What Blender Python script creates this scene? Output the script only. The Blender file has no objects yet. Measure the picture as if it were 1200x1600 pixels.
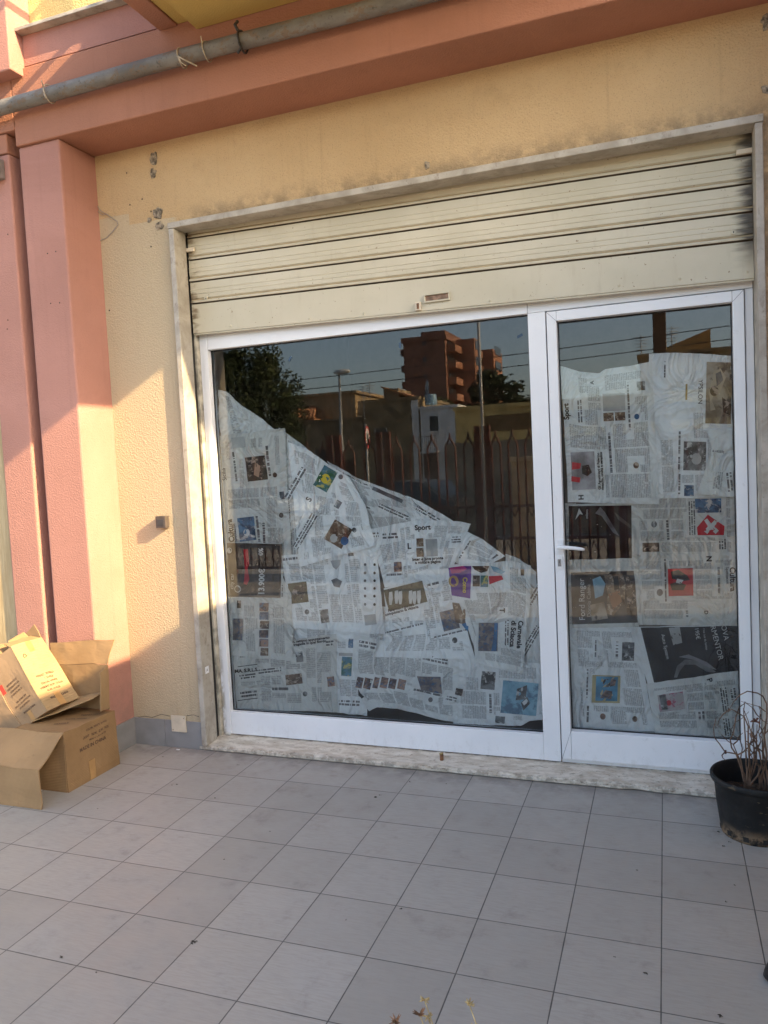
import bpy, math, random
from mathutils import Vector, Matrix, noise

random.seed(7)
sc = bpy.context.scene
COL = sc.collection
R = math.radians

# ------------------------------------------------------------------ camera
F_PX = 1201.323
YAW, PITCH, ROLL = -0.3523038, -0.0611245, -0.0495817
CAM = Vector((0.0550109, -3.7795121, 1.7602114))
fwd = Vector((math.sin(YAW)*math.cos(PITCH), math.cos(YAW)*math.cos(PITCH), math.sin(PITCH)))
rt0 = Vector((math.cos(YAW), -math.sin(YAW), 0)); up0 = rt0.cross(fwd)
rt = rt0*math.cos(ROLL) + up0*math.sin(ROLL)
up = -rt0*math.sin(ROLL) + up0*math.cos(ROLL)
cd = bpy.data.cameras.new('camera'); cam = bpy.data.objects.new('camera', cd); COL.objects.link(cam)
m = Matrix((rt, up, -fwd)).transposed().to_4x4(); m.translation = CAM
cam.matrix_world = m
cd.sensor_fit = 'VERTICAL'; cd.sensor_height = 36.0; cd.lens = F_PX/1600*36
cd.clip_start = 0.05; cd.clip_end = 3000
sc.camera = cam

def at(px, py, y):
    """the point of the wall plane at depth y seen at photo pixel (px, py)"""
    d = rt*((px-600)/F_PX) - up*((py-800)/F_PX) + fwd
    return CAM + d*((y-CAM.y)/d.y)

# ------------------------------------------------------------------ tags
def tag(o, label=None, cat=None, group=None, kind=None):
    if label: o['label'] = label
    if cat: o['category'] = cat
    if group: o['group'] = group
    if kind: o['kind'] = kind
    return o
def empty(name, loc=(0, 0, 0), label=None, cat=None, group=None, rz=0):
    o = bpy.data.objects.new(name, None); COL.objects.link(o)
    o.location = loc; o.rotation_euler = (0, 0, rz); o.empty_display_size = .1
    return tag(o, label, cat, group)
def copy_tree(o, parent=None):
    c = o.copy(); COL.objects.link(c); c.parent = parent
    for ch in list(o.children): copy_tree(ch, c)
    return c

# ------------------------------------------------------------------ materials
def S(r, g, b):
    f = lambda c: (c/12.92 if c <= .04045 else ((c+.055)/1.055)**2.4)
    return (f(r/255), f(g/255), f(b/255), 1)
class NT:
    def __init__(s, name):
        s.m = bpy.data.materials.new(name); s.m.use_nodes = True
        s.t = s.m.node_tree; s.n = s.t.nodes; s.l = s.t.links
        s.b = s.n['Principled BSDF']; s.out = s.n['Material Output']
        s.co = s.n.new('ShaderNodeTexCoord')
    def link(s, a, b): s.l.new(a, b)
    def node(s, t, **k):
        n = s.n.new(t)
        for a, v in k.items(): setattr(n, a, v)
        return n
    def setin(s, sock, v):
        if hasattr(v, 'is_output'): s.link(v, sock)
        else: sock.default_value = v
    def math(s, op, a, b=None, c=None, clamp=False):
        n = s.node('ShaderNodeMath', operation=op); n.use_clamp = clamp
        s.setin(n.inputs[0], a)
        if b is not None: s.setin(n.inputs[1], b)
        if c is not None: s.setin(n.inputs[2], c)
        return n.outputs[0]
    def xyz(s, src='Object'):
        n = s.node('ShaderNodeSeparateXYZ'); s.link(s.co.outputs[src], n.inputs[0]); return n.outputs
    def noise(s, scale, detail=4, rough=.55, stretch=None, src='Object', off=None, dist=0):
        n = s.node('ShaderNodeTexNoise'); n.inputs['Scale'].default_value = scale
        n.inputs['Detail'].default_value = detail; n.inputs['Roughness'].default_value = rough
        n.inputs['Distortion'].default_value = dist
        v = s.co.outputs[src]
        if stretch or off:
            mp = s.node('ShaderNodeMapping'); s.link(v, mp.inputs[0])
            if stretch: mp.inputs['Scale'].default_value = stretch
            if off: mp.inputs['Location'].default_value = off
            v = mp.outputs[0]
        s.link(v, n.inputs['Vector']); return n.outputs['Fac']
    def step(s, v, lo, hi):
        n = s.node('ShaderNodeMapRange'); n.interpolation_type = 'SMOOTHSTEP'
        s.setin(n.inputs[0], v); n.inputs[1].default_value = lo; n.inputs[2].default_value = hi
        return n.outputs[0]
    def mix(s, f, a, b, mode='MIX'):
        n = s.node('ShaderNodeMix', data_type='RGBA', blend_type=mode)
        s.setin(n.inputs[0], f); s.setin(n.inputs[6], a); s.setin(n.inputs[7], b)
        return n.outputs[2]
    def bump(s, h, dist, strength=1.0, prev=None):
        n = s.node('ShaderNodeBump'); n.inputs['Distance'].default_value = dist
        n.inputs['Strength'].default_value = strength; s.link(h, n.inputs['Height'])
        if prev is not None: s.link(prev, n.inputs['Normal'])
        return n.outputs[0]
    def fin(s, col, rough=.8, nrm=None, metal=0, spec=None):
        s.setin(s.b.inputs['Base Color'], col); s.setin(s.b.inputs['Roughness'], rough)
        s.b.inputs['Metallic'].default_value = metal
        if spec is not None: s.b.inputs['Specular IOR Level'].default_value = spec
        if nrm is not None: s.link(nrm, s.b.inputs['Normal'])
        return s.m

def simple(name, c, rough=.6, var=.12, scale=6, bump=0, bscale=60, metal=0, spec=None):
    t = NT(name); n = t.noise(scale, 5)
    d = tuple(x*(1-var*1.6) for x in c[:3]) + (1,)
    l = tuple(min(1, x*(1+var)) for x in c[:3]) + (1,)
    col = t.mix(t.step(n, .3, .7), d, l)
    nr = t.bump(t.noise(bscale, 3), bump) if bump else None
    return t.fin(col, rough, nr, metal, spec)

def stucco(name, c, c2=None, grain=150, depth=.004, blotch=.10, speck=.42):
    t = NT(name)
    base = t.mix(t.step(t.noise(1.3, 5), .3, .7), c, c2 or tuple(x*(1-blotch) for x in c[:3])+(1,))
    sp = t.noise(grain*1.6, 2, .6)
    base = t.mix(t.math('MULTIPLY', t.step(sp, .56, .72), speck), base, tuple(x*.35 for x in c[:3])+(1,))
    lg = t.noise(5, 6, .65)
    base = t.mix(t.math('MULTIPLY', t.step(lg, .55, .8), .28), base, tuple(x*.62 for x in c[:3])+(1,))
    vor = t.node('ShaderNodeTexVoronoi'); vor.inputs['Scale'].default_value = grain
    t.link(t.co.outputs['Object'], vor.inputs['Vector'])
    h = t.math('ADD', t.noise(grain, 3, .6), t.math('MULTIPLY', vor.outputs['Distance'], .5))
    n1 = t.bump(h, depth, .8)
    return t, base, n1

def m_wall():
    t, base, n1 = stucco('yellow_stucco', (.48, .338, .183, 1), (.54, .39, .22, 1), 95, .006)
    o = t.xyz()
    # paler repaint on the lower left, with a stepped edge
    zz = t.math('ADD', o[2], t.math('MULTIPLY', t.noise(9, 3), .02))
    e = t.math('ADD', 3.42, t.math('MULTIPLY', t.math('GREATER_THAN', o[0], -3.06), -.07))
    low = t.math('MULTIPLY', t.math('LESS_THAN', zz, e), t.step(o[0], -2.70, -2.74))
    base = t.mix(t.math('MULTIPLY', low, .85), base, (.47, .388, .262, 1))
    # soot band over the lintel and along the base
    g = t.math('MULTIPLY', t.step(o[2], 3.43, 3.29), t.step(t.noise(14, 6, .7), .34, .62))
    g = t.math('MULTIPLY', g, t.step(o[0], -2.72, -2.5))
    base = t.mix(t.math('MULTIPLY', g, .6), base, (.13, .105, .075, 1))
    g2 = t.math('MULTIPLY', t.step(o[2], .5, .12), t.step(t.noise(8, 5, .6), .4, .7))
    base = t.mix(t.math('MULTIPLY', g2, .35), base, (.30, .24, .17, 1))
    streak = t.noise(3, 5, .6, (9, 9, .35))
    base = t.mix(t.math('MULTIPLY', t.step(streak, .56, .8), .22), base, (.24, .18, .10, 1))
    return t.fin(base, .9, n1, spec=.2)
def m_pink(name='pink_stucco', c=(.415, .21, .165, 1)):
    t, base, n1 = stucco(name, c, None, 110, .0035, .12, .12)
    pt = t.noise(.9, 6, .65, None, 'Object', (4, 2, 1), .8)
    base = t.mix(t.math('MULTIPLY', t.step(pt, .48, .62), .30), base, (min(1, c[0]*1.12), c[1]*1.16, c[2]*1.2, 1))
    gz = t.math('MULTIPLY', t.step(t.xyz()[2], .75, .16), t.step(t.noise(10, 6, .7), .36, .62))
    base = t.mix(t.math('MULTIPLY', gz, .4), base, (.22, .15, .12, 1))
    streak = t.noise(2.5, 5, .6, (7, 7, .4))
    base = t.mix(t.math('MULTIPLY', t.step(streak, .52, .78), .32), base, tuple(x*.68 for x in c[:3])+(1,))
    return t.fin(base, .88, n1, spec=.2)
def m_marble():
    t = NT('old_marble')
    n = t.noise(7, 7, .65, None, 'Object', None, .6)
    col = t.mix(t.step(n, .32, .68), (.31, .275, .22, 1), (.45, .41, .345, 1))
    v = t.noise(16, 6, .7, (1, 1, .6))
    col = t.mix(t.math('MULTIPLY', t.step(v, .57, .66), .55), col, (.22, .18, .14, 1))
    d = t.noise(40, 4, .6)
    col = t.mix(t.math('MULTIPLY', t.step(d, .6, .72), .5), col, (.16, .13, .10, 1))
    return t.fin(col, .55, t.bump(t.noise(60, 4), .0015))
def m_travertine():
    t = NT('travertine')
    n = t.noise(9, 7, .65, (1, 2.4, 3), 'Object', None, .4)
    col = t.mix(t.step(n, .35, .65), (.46, .39, .30, 1), (.66, .60, .50, 1))
    v = t.noise(38, 5, .7, (1, 2.2, 3))
    hol = t.step(v, .58, .66)
    col = t.mix(t.math('MULTIPLY', hol, .7), col, (.20, .15, .10, 1))
    o = t.xyz()
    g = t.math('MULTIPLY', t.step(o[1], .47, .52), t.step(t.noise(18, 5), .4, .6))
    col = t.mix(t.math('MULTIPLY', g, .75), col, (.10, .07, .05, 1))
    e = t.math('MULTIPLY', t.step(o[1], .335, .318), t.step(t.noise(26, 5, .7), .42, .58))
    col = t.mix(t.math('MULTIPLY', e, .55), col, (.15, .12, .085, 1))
    h = t.math('SUBTRACT', t.noise(70, 4), t.math('MULTIPLY', hol, .7))
    return t.fin(col, .65, t.bump(h, .003))
def m_floor():
    t = NT('grey_porcelain_tiles'); o = t.xyz(); P = .333; G = .0042
    def edge(v):
        f = t.math('FRACT', t.math('ADD', t.math('DIVIDE', v, P), 100.0))
        return t.math('MULTIPLY', t.math('MINIMUM', f, t.math('SUBTRACT', 1.0, f)), P)
    wv = t.math('MULTIPLY', t.math('SUBTRACT', t.noise(11, 3), .5), .0022); ex, ey = t.math('ADD', edge(o[0]), wv), t.math('ADD', edge(o[1]), wv)
    gr = t.math('MAXIMUM', t.step(ex, G*.55, G*.42), t.step(ey, G*.5, G*.36))
    cx = t.math('FLOOR', t.math('DIVIDE', o[0], P)); cy = t.math('FLOOR', t.math('DIVIDE', o[1], P))
    cmb = t.node('ShaderNodeCombineXYZ'); t.link(cx, cmb.inputs[0]); t.link(cy, cmb.inputs[1])
    wn = t.node('ShaderNodeTexWhiteNoise', noise_dimensions='2D'); t.link(cmb.outputs[0], wn.inputs['Vector'])
    col = t.mix(wn.outputs[0], (.318, .293, .256, 1), (.385, .355, .312, 1))
    st = t.noise(14, 6, .7, (1, 9, 1))
    col = t.mix(t.math('MULTIPLY', t.step(st, .38, .68), .5), col, (.275, .252, .222, 1))
    bl = t.noise(2.2, 5, .6)
    col = t.mix(t.math('MULTIPLY', t.step(bl, .45, .75), .25), col, (.42, .39, .36, 1))
    dirt = t.noise(6, 6, .7)
    col = t.mix(t.math('MULTIPLY', t.step(dirt, .55, .76), .42), col, (.18, .155, .13, 1))
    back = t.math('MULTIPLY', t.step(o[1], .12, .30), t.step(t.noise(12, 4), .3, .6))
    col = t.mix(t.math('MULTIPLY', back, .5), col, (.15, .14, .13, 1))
    col = t.mix(t.math('MULTIPLY', gr, .9), col, (.06, .058, .055, 1))
    h = t.math('ADD', t.math('MULTIPLY', t.math('SUBTRACT', 1.0, gr), 1.0), t.math('MULTIPLY', t.noise(60, 4, .6, (1, 6, 1)), .12))
    return t.fin(col, t.mix(t.step(dirt, .4, .7), (.42,)*3+(1,), (.62,)*3+(1,)), t.bump(h, .0018))
def m_white():
    t = NT('white_aluminium')
    col = t.mix(t.step(t.noise(2.5, 5), .3, .7), (.74, .745, .75, 1), (.80, .80, .80, 1))
    col = t.mix(t.math('MULTIPLY', t.step(t.noise(22, 6, .7), .60, .72), .22), col, (.36, .33, .28, 1))
    o = t.xyz()
    low = t.math('MULTIPLY', t.step(o[2], .18, .05), t.step(t.noise(30, 5, .7, (1, 1, .5)), .5, .66))
    col = t.mix(t.math('MULTIPLY', low, .16), col, (.35, .31, .26, 1))
    le = t.math('MULTIPLY', t.step(o[0], -2.68, -2.715), t.math('MULTIPLY', t.step(o[2], 1.0, .2), t.step(t.noise(18, 5, .7, (1, 1, .4)), .42, .58)))
    col = t.mix(t.math('MULTIPLY', le, .8), col, (.30, .24, .15, 1))
    return t.fin(col, .38, t.bump(t.noise(3, 2), .001))
def m_shutter():
    t = NT('cream_painted_steel'); o = t.xyz()
    col = t.mix(t.step(t.noise(2, 5), .3, .7), (.50, .45, .325, 1), (.57, .515, .385, 1))
    col = t.mix(t.math('MULTIPLY', t.step(t.noise(7, 6, .7, (2.5, 1, .5)), .54, .75), .30), col, (.36, .29, .185, 1))
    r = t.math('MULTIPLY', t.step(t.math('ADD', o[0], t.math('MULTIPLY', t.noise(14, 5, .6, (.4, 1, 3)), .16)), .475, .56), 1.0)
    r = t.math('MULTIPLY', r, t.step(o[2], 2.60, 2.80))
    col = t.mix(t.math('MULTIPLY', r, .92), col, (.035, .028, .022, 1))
    l = t.math('MULTIPLY', t.step(t.math('SUBTRACT', o[0], t.math('MULTIPLY', t.noise(16, 4), .16)), -2.74, -2.80), t.step(t.noise(9, 3, .5, (1, 1, 3)), .45, .6))
    col = t.mix(t.math('MULTIPLY', l, .8), col, (.13, .075, .03, 1))
    sp = t.noise(55, 3, .6)
    col = t.mix(t.math('MULTIPLY', t.step(sp, .68, .74), .75), col, (.17, .09, .04, 1))
    return t.fin(col, .48, t.bump(t.noise(4, 3, .5, (.4, 1, 2)), .002))
def m_glass():
    t = NT('window_glass')
    tr = t.node('ShaderNodeBsdfTransparent'); tr.inputs[0].default_value = (.945, .985, .995, 1)
    gl = t.node('ShaderNodeBsdfGlossy'); gl.inputs['Roughness'].default_value = 0
    gl.inputs['Color'].default_value = (.97, .99, 1, 1)
    fr = t.node('ShaderNodeFresnel'); fr.inputs['IOR'].default_value = 1.70
    mx = t.node('ShaderNodeMixShader'); t.link(fr.outputs[0], mx.inputs[0])
    t.link(tr.outputs[0], mx.inputs[1]); t.link(gl.outputs[0], mx.inputs[2]); t.link(mx.outputs[0], t.out.inputs[0])
    return t.m
def m_clear():
    t = NT('glass_back')
    tr = t.node('ShaderNodeBsdfTransparent'); tr.inputs[0].default_value = (1, 1, 1, 1)
    t.link(tr.outputs[0], t.out.inputs[0]); return t.m
def m_card(name='cardboard', c=(.40, .265, .14, 1), corr='z'):
    t = NT(name); o = t.xyz('Object')
    col = t.mix(t.step(t.noise(4, 6, .6), .3, .7), tuple(x*.86 for x in c[:3])+(1,), tuple(x*1.1 for x in c[:3])+(1,))
    k = {'x': 0, 'y': 1, 'z': 2}[corr]
    w = t.math('SINE', t.math('MULTIPLY', o[k], 2*math.pi/.009))
    col = t.mix(t.math('MULTIPLY', t.step(w, .2, 1), .10), col, tuple(x*.6 for x in c[:3])+(1,))
    col = t.mix(t.math('MULTIPLY', t.step(t.noise(20, 5, .7), .6, .74), .35), col, tuple(x*.55 for x in c[:3])+(1,))
    n = t.bump(t.noise(7, 4), .006, .6); n = t.bump(w, .0006, .6, n)
    return t.fin(col, .85, n, spec=.15)
def m_pipe():
    t = NT('weathered_pipe')
    col = t.mix(t.step(t.noise(9, 6, .6, (.4, 1, 1)), .35, .65), (.12, .11, .095, 1), (.20, .19, .17, 1))
    col = t.mix(t.math('MULTIPLY', t.step(t.noise(22, 5, .7, (.6, 1, 1)), .52, .6), .7), col, (.17, .11, .065, 1))
    col = t.mix(t.math('MULTIPLY', t.step(t.noise(45, 4, .7), .58, .68), .6), col, (.05, .045, .04, 1))
    return t.fin(col, .7, t.bump(t.noise(40, 4), .003))
# newsprint
def m_paper(name, c):
    t = NT(name)
    col = t.mix(t.step(t.noise(3, 5), .3, .7), tuple(x*.93 for x in c)+(1,), tuple(c)+(1,))
    # print from the other side showing through
    sh = t.noise(18, 3, .5, (1, 1, 1.6))
    col = t.mix(t.math('MULTIPLY', t.step(sh, .52, .70), .14), col, tuple(x*.55 for x in c)+(1,))
    n = t.bump(t.math('ABSOLUTE', t.math('SUBTRACT', t.noise(5, 3, .5, (1, 1, .7), 'Object', None, 1.8), .5)), .11, .9)
    n = t.bump(t.noise(28, 2, .5, None, 'Object', None, .8), .0022, .5, n)
    return t.fin(col, .8, n, spec=.15)
def m_print(name, paper, ink, pitch, cover, wscale):
    t = NT(name); u = t.xyz('UV')
    row = t.math('FRACT', t.math('DIVIDE', u[1], pitch))
    rid = t.math('FLOOR', t.math('DIVIDE', u[1], pitch))
    c = t.node('ShaderNodeCombineXYZ'); t.link(t.math('MULTIPLY', u[0], wscale), c.inputs[0]); t.link(t.math('MULTIPLY', rid, 7.31), c.inputs[1])
    n = t.node('ShaderNodeTexNoise'); n.inputs['Scale'].default_value = 1; n.inputs['Detail'].default_value = 2
    t.link(c.outputs[0], n.inputs['Vector'])
    mk = t.math('MULTIPLY', t.math('LESS_THAN', row, .62), t.step(n.outputs['Fac'], .40, .47))
    col = t.mix(t.math('MULTIPLY', mk, cover), tuple(paper)+(1,), tuple(ink)+(1,))
    nn = t.bump(t.math('ABSOLUTE', t.math('SUBTRACT', t.noise(5, 3, .5, (1, 1, .7), 'Object', None, 1.8), .5)), .11, .9)
    return t.fin(col, .8, nn, spec=.15)
def m_photo(name, c1, c2, c3, sc_=14, rough=.7, lo=.38, hi=.62):
    t = NT(name); sc_ *= .55
    n1 = t.noise(sc_, 4, .6, None, 'UV', None, .6); n2 = t.noise(sc_*1.9, 5, .65, None, 'UV', (3, 7, 0), .4)
    col = t.mix(t.step(n1, lo, hi), c1, c2); col = t.mix(t.step(n2, .52, .62), col, c3)
    return t.fin(col, rough, None, spec=.15)

# ------------------------------------------------------------------ mesh helper
class MB:
    def __init__(s): s.v = []; s.f = []; s.mi = []; s.sm = []; s.uv = []
    def face(s, pts, mi=0, sm=False, uv=None):
        b = len(s.v); s.v += [tuple(p) for p in pts]; s.f.append(tuple(range(b, b+len(pts)))); s.mi.append(mi); s.sm.append(sm)
        s.uv.append(uv or [(0, 0)]*len(pts)); return s
    def box(s, x0, x1, y0, y1, z0, z1, mi=0, skip=''):
        p = [(x, y, z) for x in (x0, x1) for y in (y0, y1) for z in (z0, z1)]
        F = {'l': (0, 1, 3, 2), 'r': (4, 6, 7, 5), 'f': (0, 4, 5, 1), 'k': (2, 3, 7, 6), 'b': (0, 2, 6, 4), 't': (1, 5, 7, 3)}
        b = len(s.v); s.v += p
        for k, f in F.items():
            if k in skip: continue
            s.f.append(tuple(b+i for i in f)); s.mi.append(mi); s.sm.append(False); s.uv.append([(0, 0)]*4)
        return s
    def hexa(s, p, mi=0):
        """p: 8 points, order as in box()"""
        b = len(s.v); s.v += [tuple(q) for q in p]
        for f in ((0, 1, 3, 2), (4, 6, 7, 5), (0, 4, 5, 1), (2, 3, 7, 6), (0, 2, 6, 4), (1, 5, 7, 3)):
            s.f.append(tuple(b+i for i in f)); s.mi.append(mi); s.sm.append(False); s.uv.append([(0, 0)]*4)
        return s
    def slab(s, quad, th, mi=0):
        """a thin solid sheet on a quad of four points, thickness th along -normal"""
        q = [Vector(p) for p in quad]; n = (q[1]-q[0]).cross(q[3]-q[0]).normalized()*th
        r = [p-n for p in q]
        s.face(q, mi); s.face(r[::-1], mi)
        for i in range(4):
            j = (i+1) % 4; s.face([q[i], r[i], r[j], q[j]], mi)
        return s
    def tube(s, pts, r, n=8, mi=0, cap=True):
        pts = [Vector(p) for p in pts]; rr = r if isinstance(r, (list, tuple)) else [r]*len(pts)
        b = len(s.v); prev = None
        for i, p in enumerate(pts):
            d = (pts[min(i+1, len(pts)-1)]-pts[max(i-1, 0)]).normalized()
            if prev is None:
                a = d.cross(Vector((0, 0, 1)))
                if a.length < .05: a = d.cross(Vector((1, 0, 0)))
            else: a = prev - d*prev.dot(d)
            a.normalize(); prev = a; c = d.cross(a)
            for k in range(n):
                t = 2*math.pi*k/n; s.v.append(tuple(p + (a*math.cos(t)+c*math.sin(t))*rr[i]))
        for i in range(len(pts)-1):
            for k in range(n):
                k2 = (k+1) % n
                s.f.append((b+i*n+k, b+i*n+k2, b+(i+1)*n+k2, b+(i+1)*n+k)); s.mi.append(mi); s.sm.append(True); s.uv.append([(0, 0)]*4)
        if cap:
            for q in (list(range(b, b+n))[::-1], list(range(b+(len(pts)-1)*n, b+len(pts)*n))):
                s.f.append(tuple(q)); s.mi.append(mi); s.sm.append(False); s.uv.append([(0, 0)]*n)
        return s
    def lathe(s, prof, c=(0, 0, 0), n=40, mi=0, close=False):
        b = len(s.v)
        for (r, z) in prof:
            for k in range(n):
                t = 2*math.pi*k/n; s.v.append((c[0]+r*math.cos(t), c[1]+r*math.sin(t), c[2]+z))
        for i in range(len(prof)-1):
            for k in range(n):
                k2 = (k+1) % n
                s.f.append((b+i*n+k, b+i*n+k2, b+(i+1)*n+k2, b+(i+1)*n+k)); s.mi.append(mi); s.sm.append(True); s.uv.append([(0, 0)]*4)
        return s
    def prism(s, poly, z0, z1, mi=0):
        a = [(x, y, z0) for x, y in poly]; c = [(x, y, z1) for x, y in poly]
        s.face(a[::-1], mi); s.face(c, mi); n = len(poly)
        for i in range(n):
            j = (i+1) % n; s.face([a[i], a[j], c[j], c[i]], mi)
        return s
    def build(s, name, mats, parent=None, bevel=0, auto=False):
        me = bpy.data.meshes.new(name); me.from_pydata(s.v, [], s.f)
        if not isinstance(mats, (list, tuple)): mats = [mats]
        for x in mats: me.materials.append(x)
        me.polygons.foreach_set('material_index', s.mi); me.polygons.foreach_set('use_smooth', s.sm)
        ul = me.uv_layers.new(name='UVMap'); flat = [c for u in s.uv for q in u for c in q]
        ul.data.foreach_set('uv', flat)
        me.update()
        o = bpy.data.objects.new(name, me); COL.objects.link(o)
        if parent: o.parent = parent
        if bevel:
            md = o.modifiers.new('edge', 'BEVEL'); md.width = bevel; md.segments = 2; md.limit_method = 'ANGLE'
        return o
def wbox(name, mat, parent, *b, bevel=0):
    return MB().box(*b).build(name, mat, parent, bevel)

_tc = {}
def text_mesh(s, bold=False, serif=False):
    """outline triangles of a piece of lettering, unit cap height, centred"""
    key = (s, bold)
    if key in _tc: return _tc[key]
    cu = bpy.data.curves.new('t', 'FONT'); cu.body = s; cu.size = 1.0
    if bold: cu.offset = .034
    cu.align_x = 'CENTER'; cu.resolution_u = 3; cu.space_line = .82
    o = bpy.data.objects.new('t', cu); COL.objects.link(o)
    bpy.context.view_layer.update()
    me = o.to_mesh(); V = [v.co.copy() for v in me.vertices]; Fc = [tuple(p.vertices) for p in me.polygons]
    o.to_mesh_clear(); bpy.data.objects.remove(o); bpy.data.curves.remove(cu)
    if V:
        cx = (min(v.x for v in V)+max(v.x for v in V))/2; cy = (min(v.y for v in V)+max(v.y for v in V))/2
        V = [((v.x-cx)/.73, (v.y-cy)/.73) for v in V]
    _tc[key] = (V, Fc); return _tc[key]
def put_text(mb, s, origin, ax, ay, size, mi, bold=False):
    V, Fc = text_mesh(s, bold); b = len(mb.v)
    origin, ax, ay = Vector(origin), Vector(ax), Vector(ay)
    mb.v += [tuple(origin + ax*(x*size) + ay*(y*size)) for x, y in V]
    for f in Fc:
        mb.f.append(tuple(b+i for i in f)); mb.mi.append(mi); mb.sm.append(False); mb.uv.append([(0, 0)]*len(f))

# ------------------------------------------------------------------ palette
WALL = m_wall(); PINK = m_pink(); MARBLE = m_marble(); TRAV = m_travertine(); TILE = m_floor()
BEAMM = m_pink('terracotta_stucco', (.39, .185, .122, 1))
WHITE = m_white(); SHUT = m_shutter(); GLASS = m_glass(); CLEAR = m_clear()
def m_soffit():
    t, b, n = stucco('ochre_soffit', (.56, .40, .13, 1), None, 120, .002, .1, .05); return t.fin(b, .9, n, spec=.2)
SOFF = m_soffit()
def m_upper():
    t, b, n = stucco('pale_yellow_stucco', (.62, .50, .22, 1), None, 90, .006, .08, .1); return t.fin(b, .9, n, spec=.2)
UPPER = m_upper()
def m_leftwall():
    t = NT('combed_yellow_plaster')
    st = t.noise(8, 5, .6, (6, 6, .6))
    c = t.mix(t.step(st, .35, .68), (.38, .29, .16, 1), (.47, .37, .22, 1)); return t.fin(c, .9, t.bump(st, .004), spec=.2)
LEFTW = m_leftwall()
SKIRT = simple('grey_skirting_tile', (.24, .235, .23, 1), .5, .1, 6)
GREYMETAL = simple('galvanised_metal', (.32, .31, .30, 1), .5, .15, 20, .001, 60, .6)
DARK = simple('dark_gap', (.02, .018, .016, 1), .8, .2)
GASKET = simple('black_gasket', (.012, .012, .013, 1), .5, .2)
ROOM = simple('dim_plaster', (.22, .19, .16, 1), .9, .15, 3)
CONC = simple('bare_mortar', (.27, .225, .165, 1), .95, .45, 60, .01, 140)
CREAMP = simple('cream_plastic', (.62, .53, .40, 1), .5, .1, 12)
WPLAST = simple('white_plastic', (.78, .78, .78, 1), .35, .05, 12)
BPLAST = simple('black_plastic', (.035, .035, .037, 1), .45, .25, 9, .0015, 30)
SOIL = simple('dry_soil', (.06, .04, .025, 1), .95, .5, 40, .01, 70)
RUST = simple('rusty_iron', (.20, .09, .04, 1), .8, .4, 30, .002, 80)
WIRE = simple('twine', (.45, .38, .27, 1), .8, .2, 30)
STEM = simple('dead_stem', (.16, .095, .06, 1), .85, .35, 25, .002, 90)
STRAW = simple('dry_straw', (.48, .36, .17, 1), .85, .3, 60)
PIPE = m_pipe()
CARD = m_card('cardboard', (.29, .178, .085, 1), 'z'); CARDX = m_card('cardboard_light', (.36, .25, .13, 1), 'x')
CARDIN = m_card('cardboard_inside', (.31, .20, .10, 1), 'x')
TAPE = simple('brown_tape', (.42, .24, .09, 1), .35, .12, 12)
INK = simple('printing_ink', (.03, .028, .028, 1), .8, .1)
BRNINK = simple('brown_box_ink', (.10, .055, .03, 1), .85, .2)
REDINK = simple('red_box_ink', (.62, .05, .03, 1), .8, .1)

# ------------------------------------------------------------------ ground
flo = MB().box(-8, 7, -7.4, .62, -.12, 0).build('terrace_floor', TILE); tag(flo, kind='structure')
ASPH = simple('asphalt', (.23, .205, .175, 1), .9, .2, 4, .004, 60)
g = MB().box(-700, 700, -900, 260, -.5, -.124).build('street', ASPH); tag(g, kind='structure')

# ------------------------------------------------------------------ the shop building
B = empty('shop_building', (0, .33, 0), 'pink and yellow stuccoed shop building with shutter, glazed door and papered window', 'building')
def part(name, mb, mat, parent=None, bevel=0, label=None, off=True):
    o = mb.build(name, mat, parent or B, bevel)
    if (parent or B) is B: o.matrix_parent_inverse = Matrix.Translation((0, -.33, 0))
    if label: o['label'] = label
    return o
OX0, OX1, OZ = -2.757, .522, 3.30      # opening incl. marble lining
w = MB(); w.box(-3.29, OX0, .33, .70, 0, 3.80); w.box(OX1, .90, .33, .70, 0, 3.80); w.box(OX0, OX1, .33, .70, OZ, 3.80)
part('wall', w, WALL, label='yellow stucco wall set back around the shop front')
for a_, b_ in ((-3.278, -3.046), (-3.043, OX0-.003), (OX1+.003, .89)): part('skirting', MB().box(a_, b_, .318, .328, 0, .178), SKIRT, bevel=.002)
part('skirting', MB().box(-3.289, -3.279, .012, .327, 0, .178), SKIRT, bevel=.002)
w = MB(); w.box(-3.60, -3.29, .02, .70, 0, 3.80)
part('pier', w, PINK, bevel=.012, label='pink stucco pier beside the shop front')
part('pier', MB().box(-3.92, -3.68, .02, .70, 0, 3.78), PINK, bevel=.010, label='narrow pink pier left of the dark joint')
part('joint', MB().box(-3.68, -3.60, .20, .70, 0, 3.90), m_pink('dark_pink_joint', (.20, .10, .085, 1)))
part('wall', MB().box(-8, -3.92, .05, .70, 0, 3.78), LEFTW, label='combed yellow plaster wall left of the pink piers')
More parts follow.
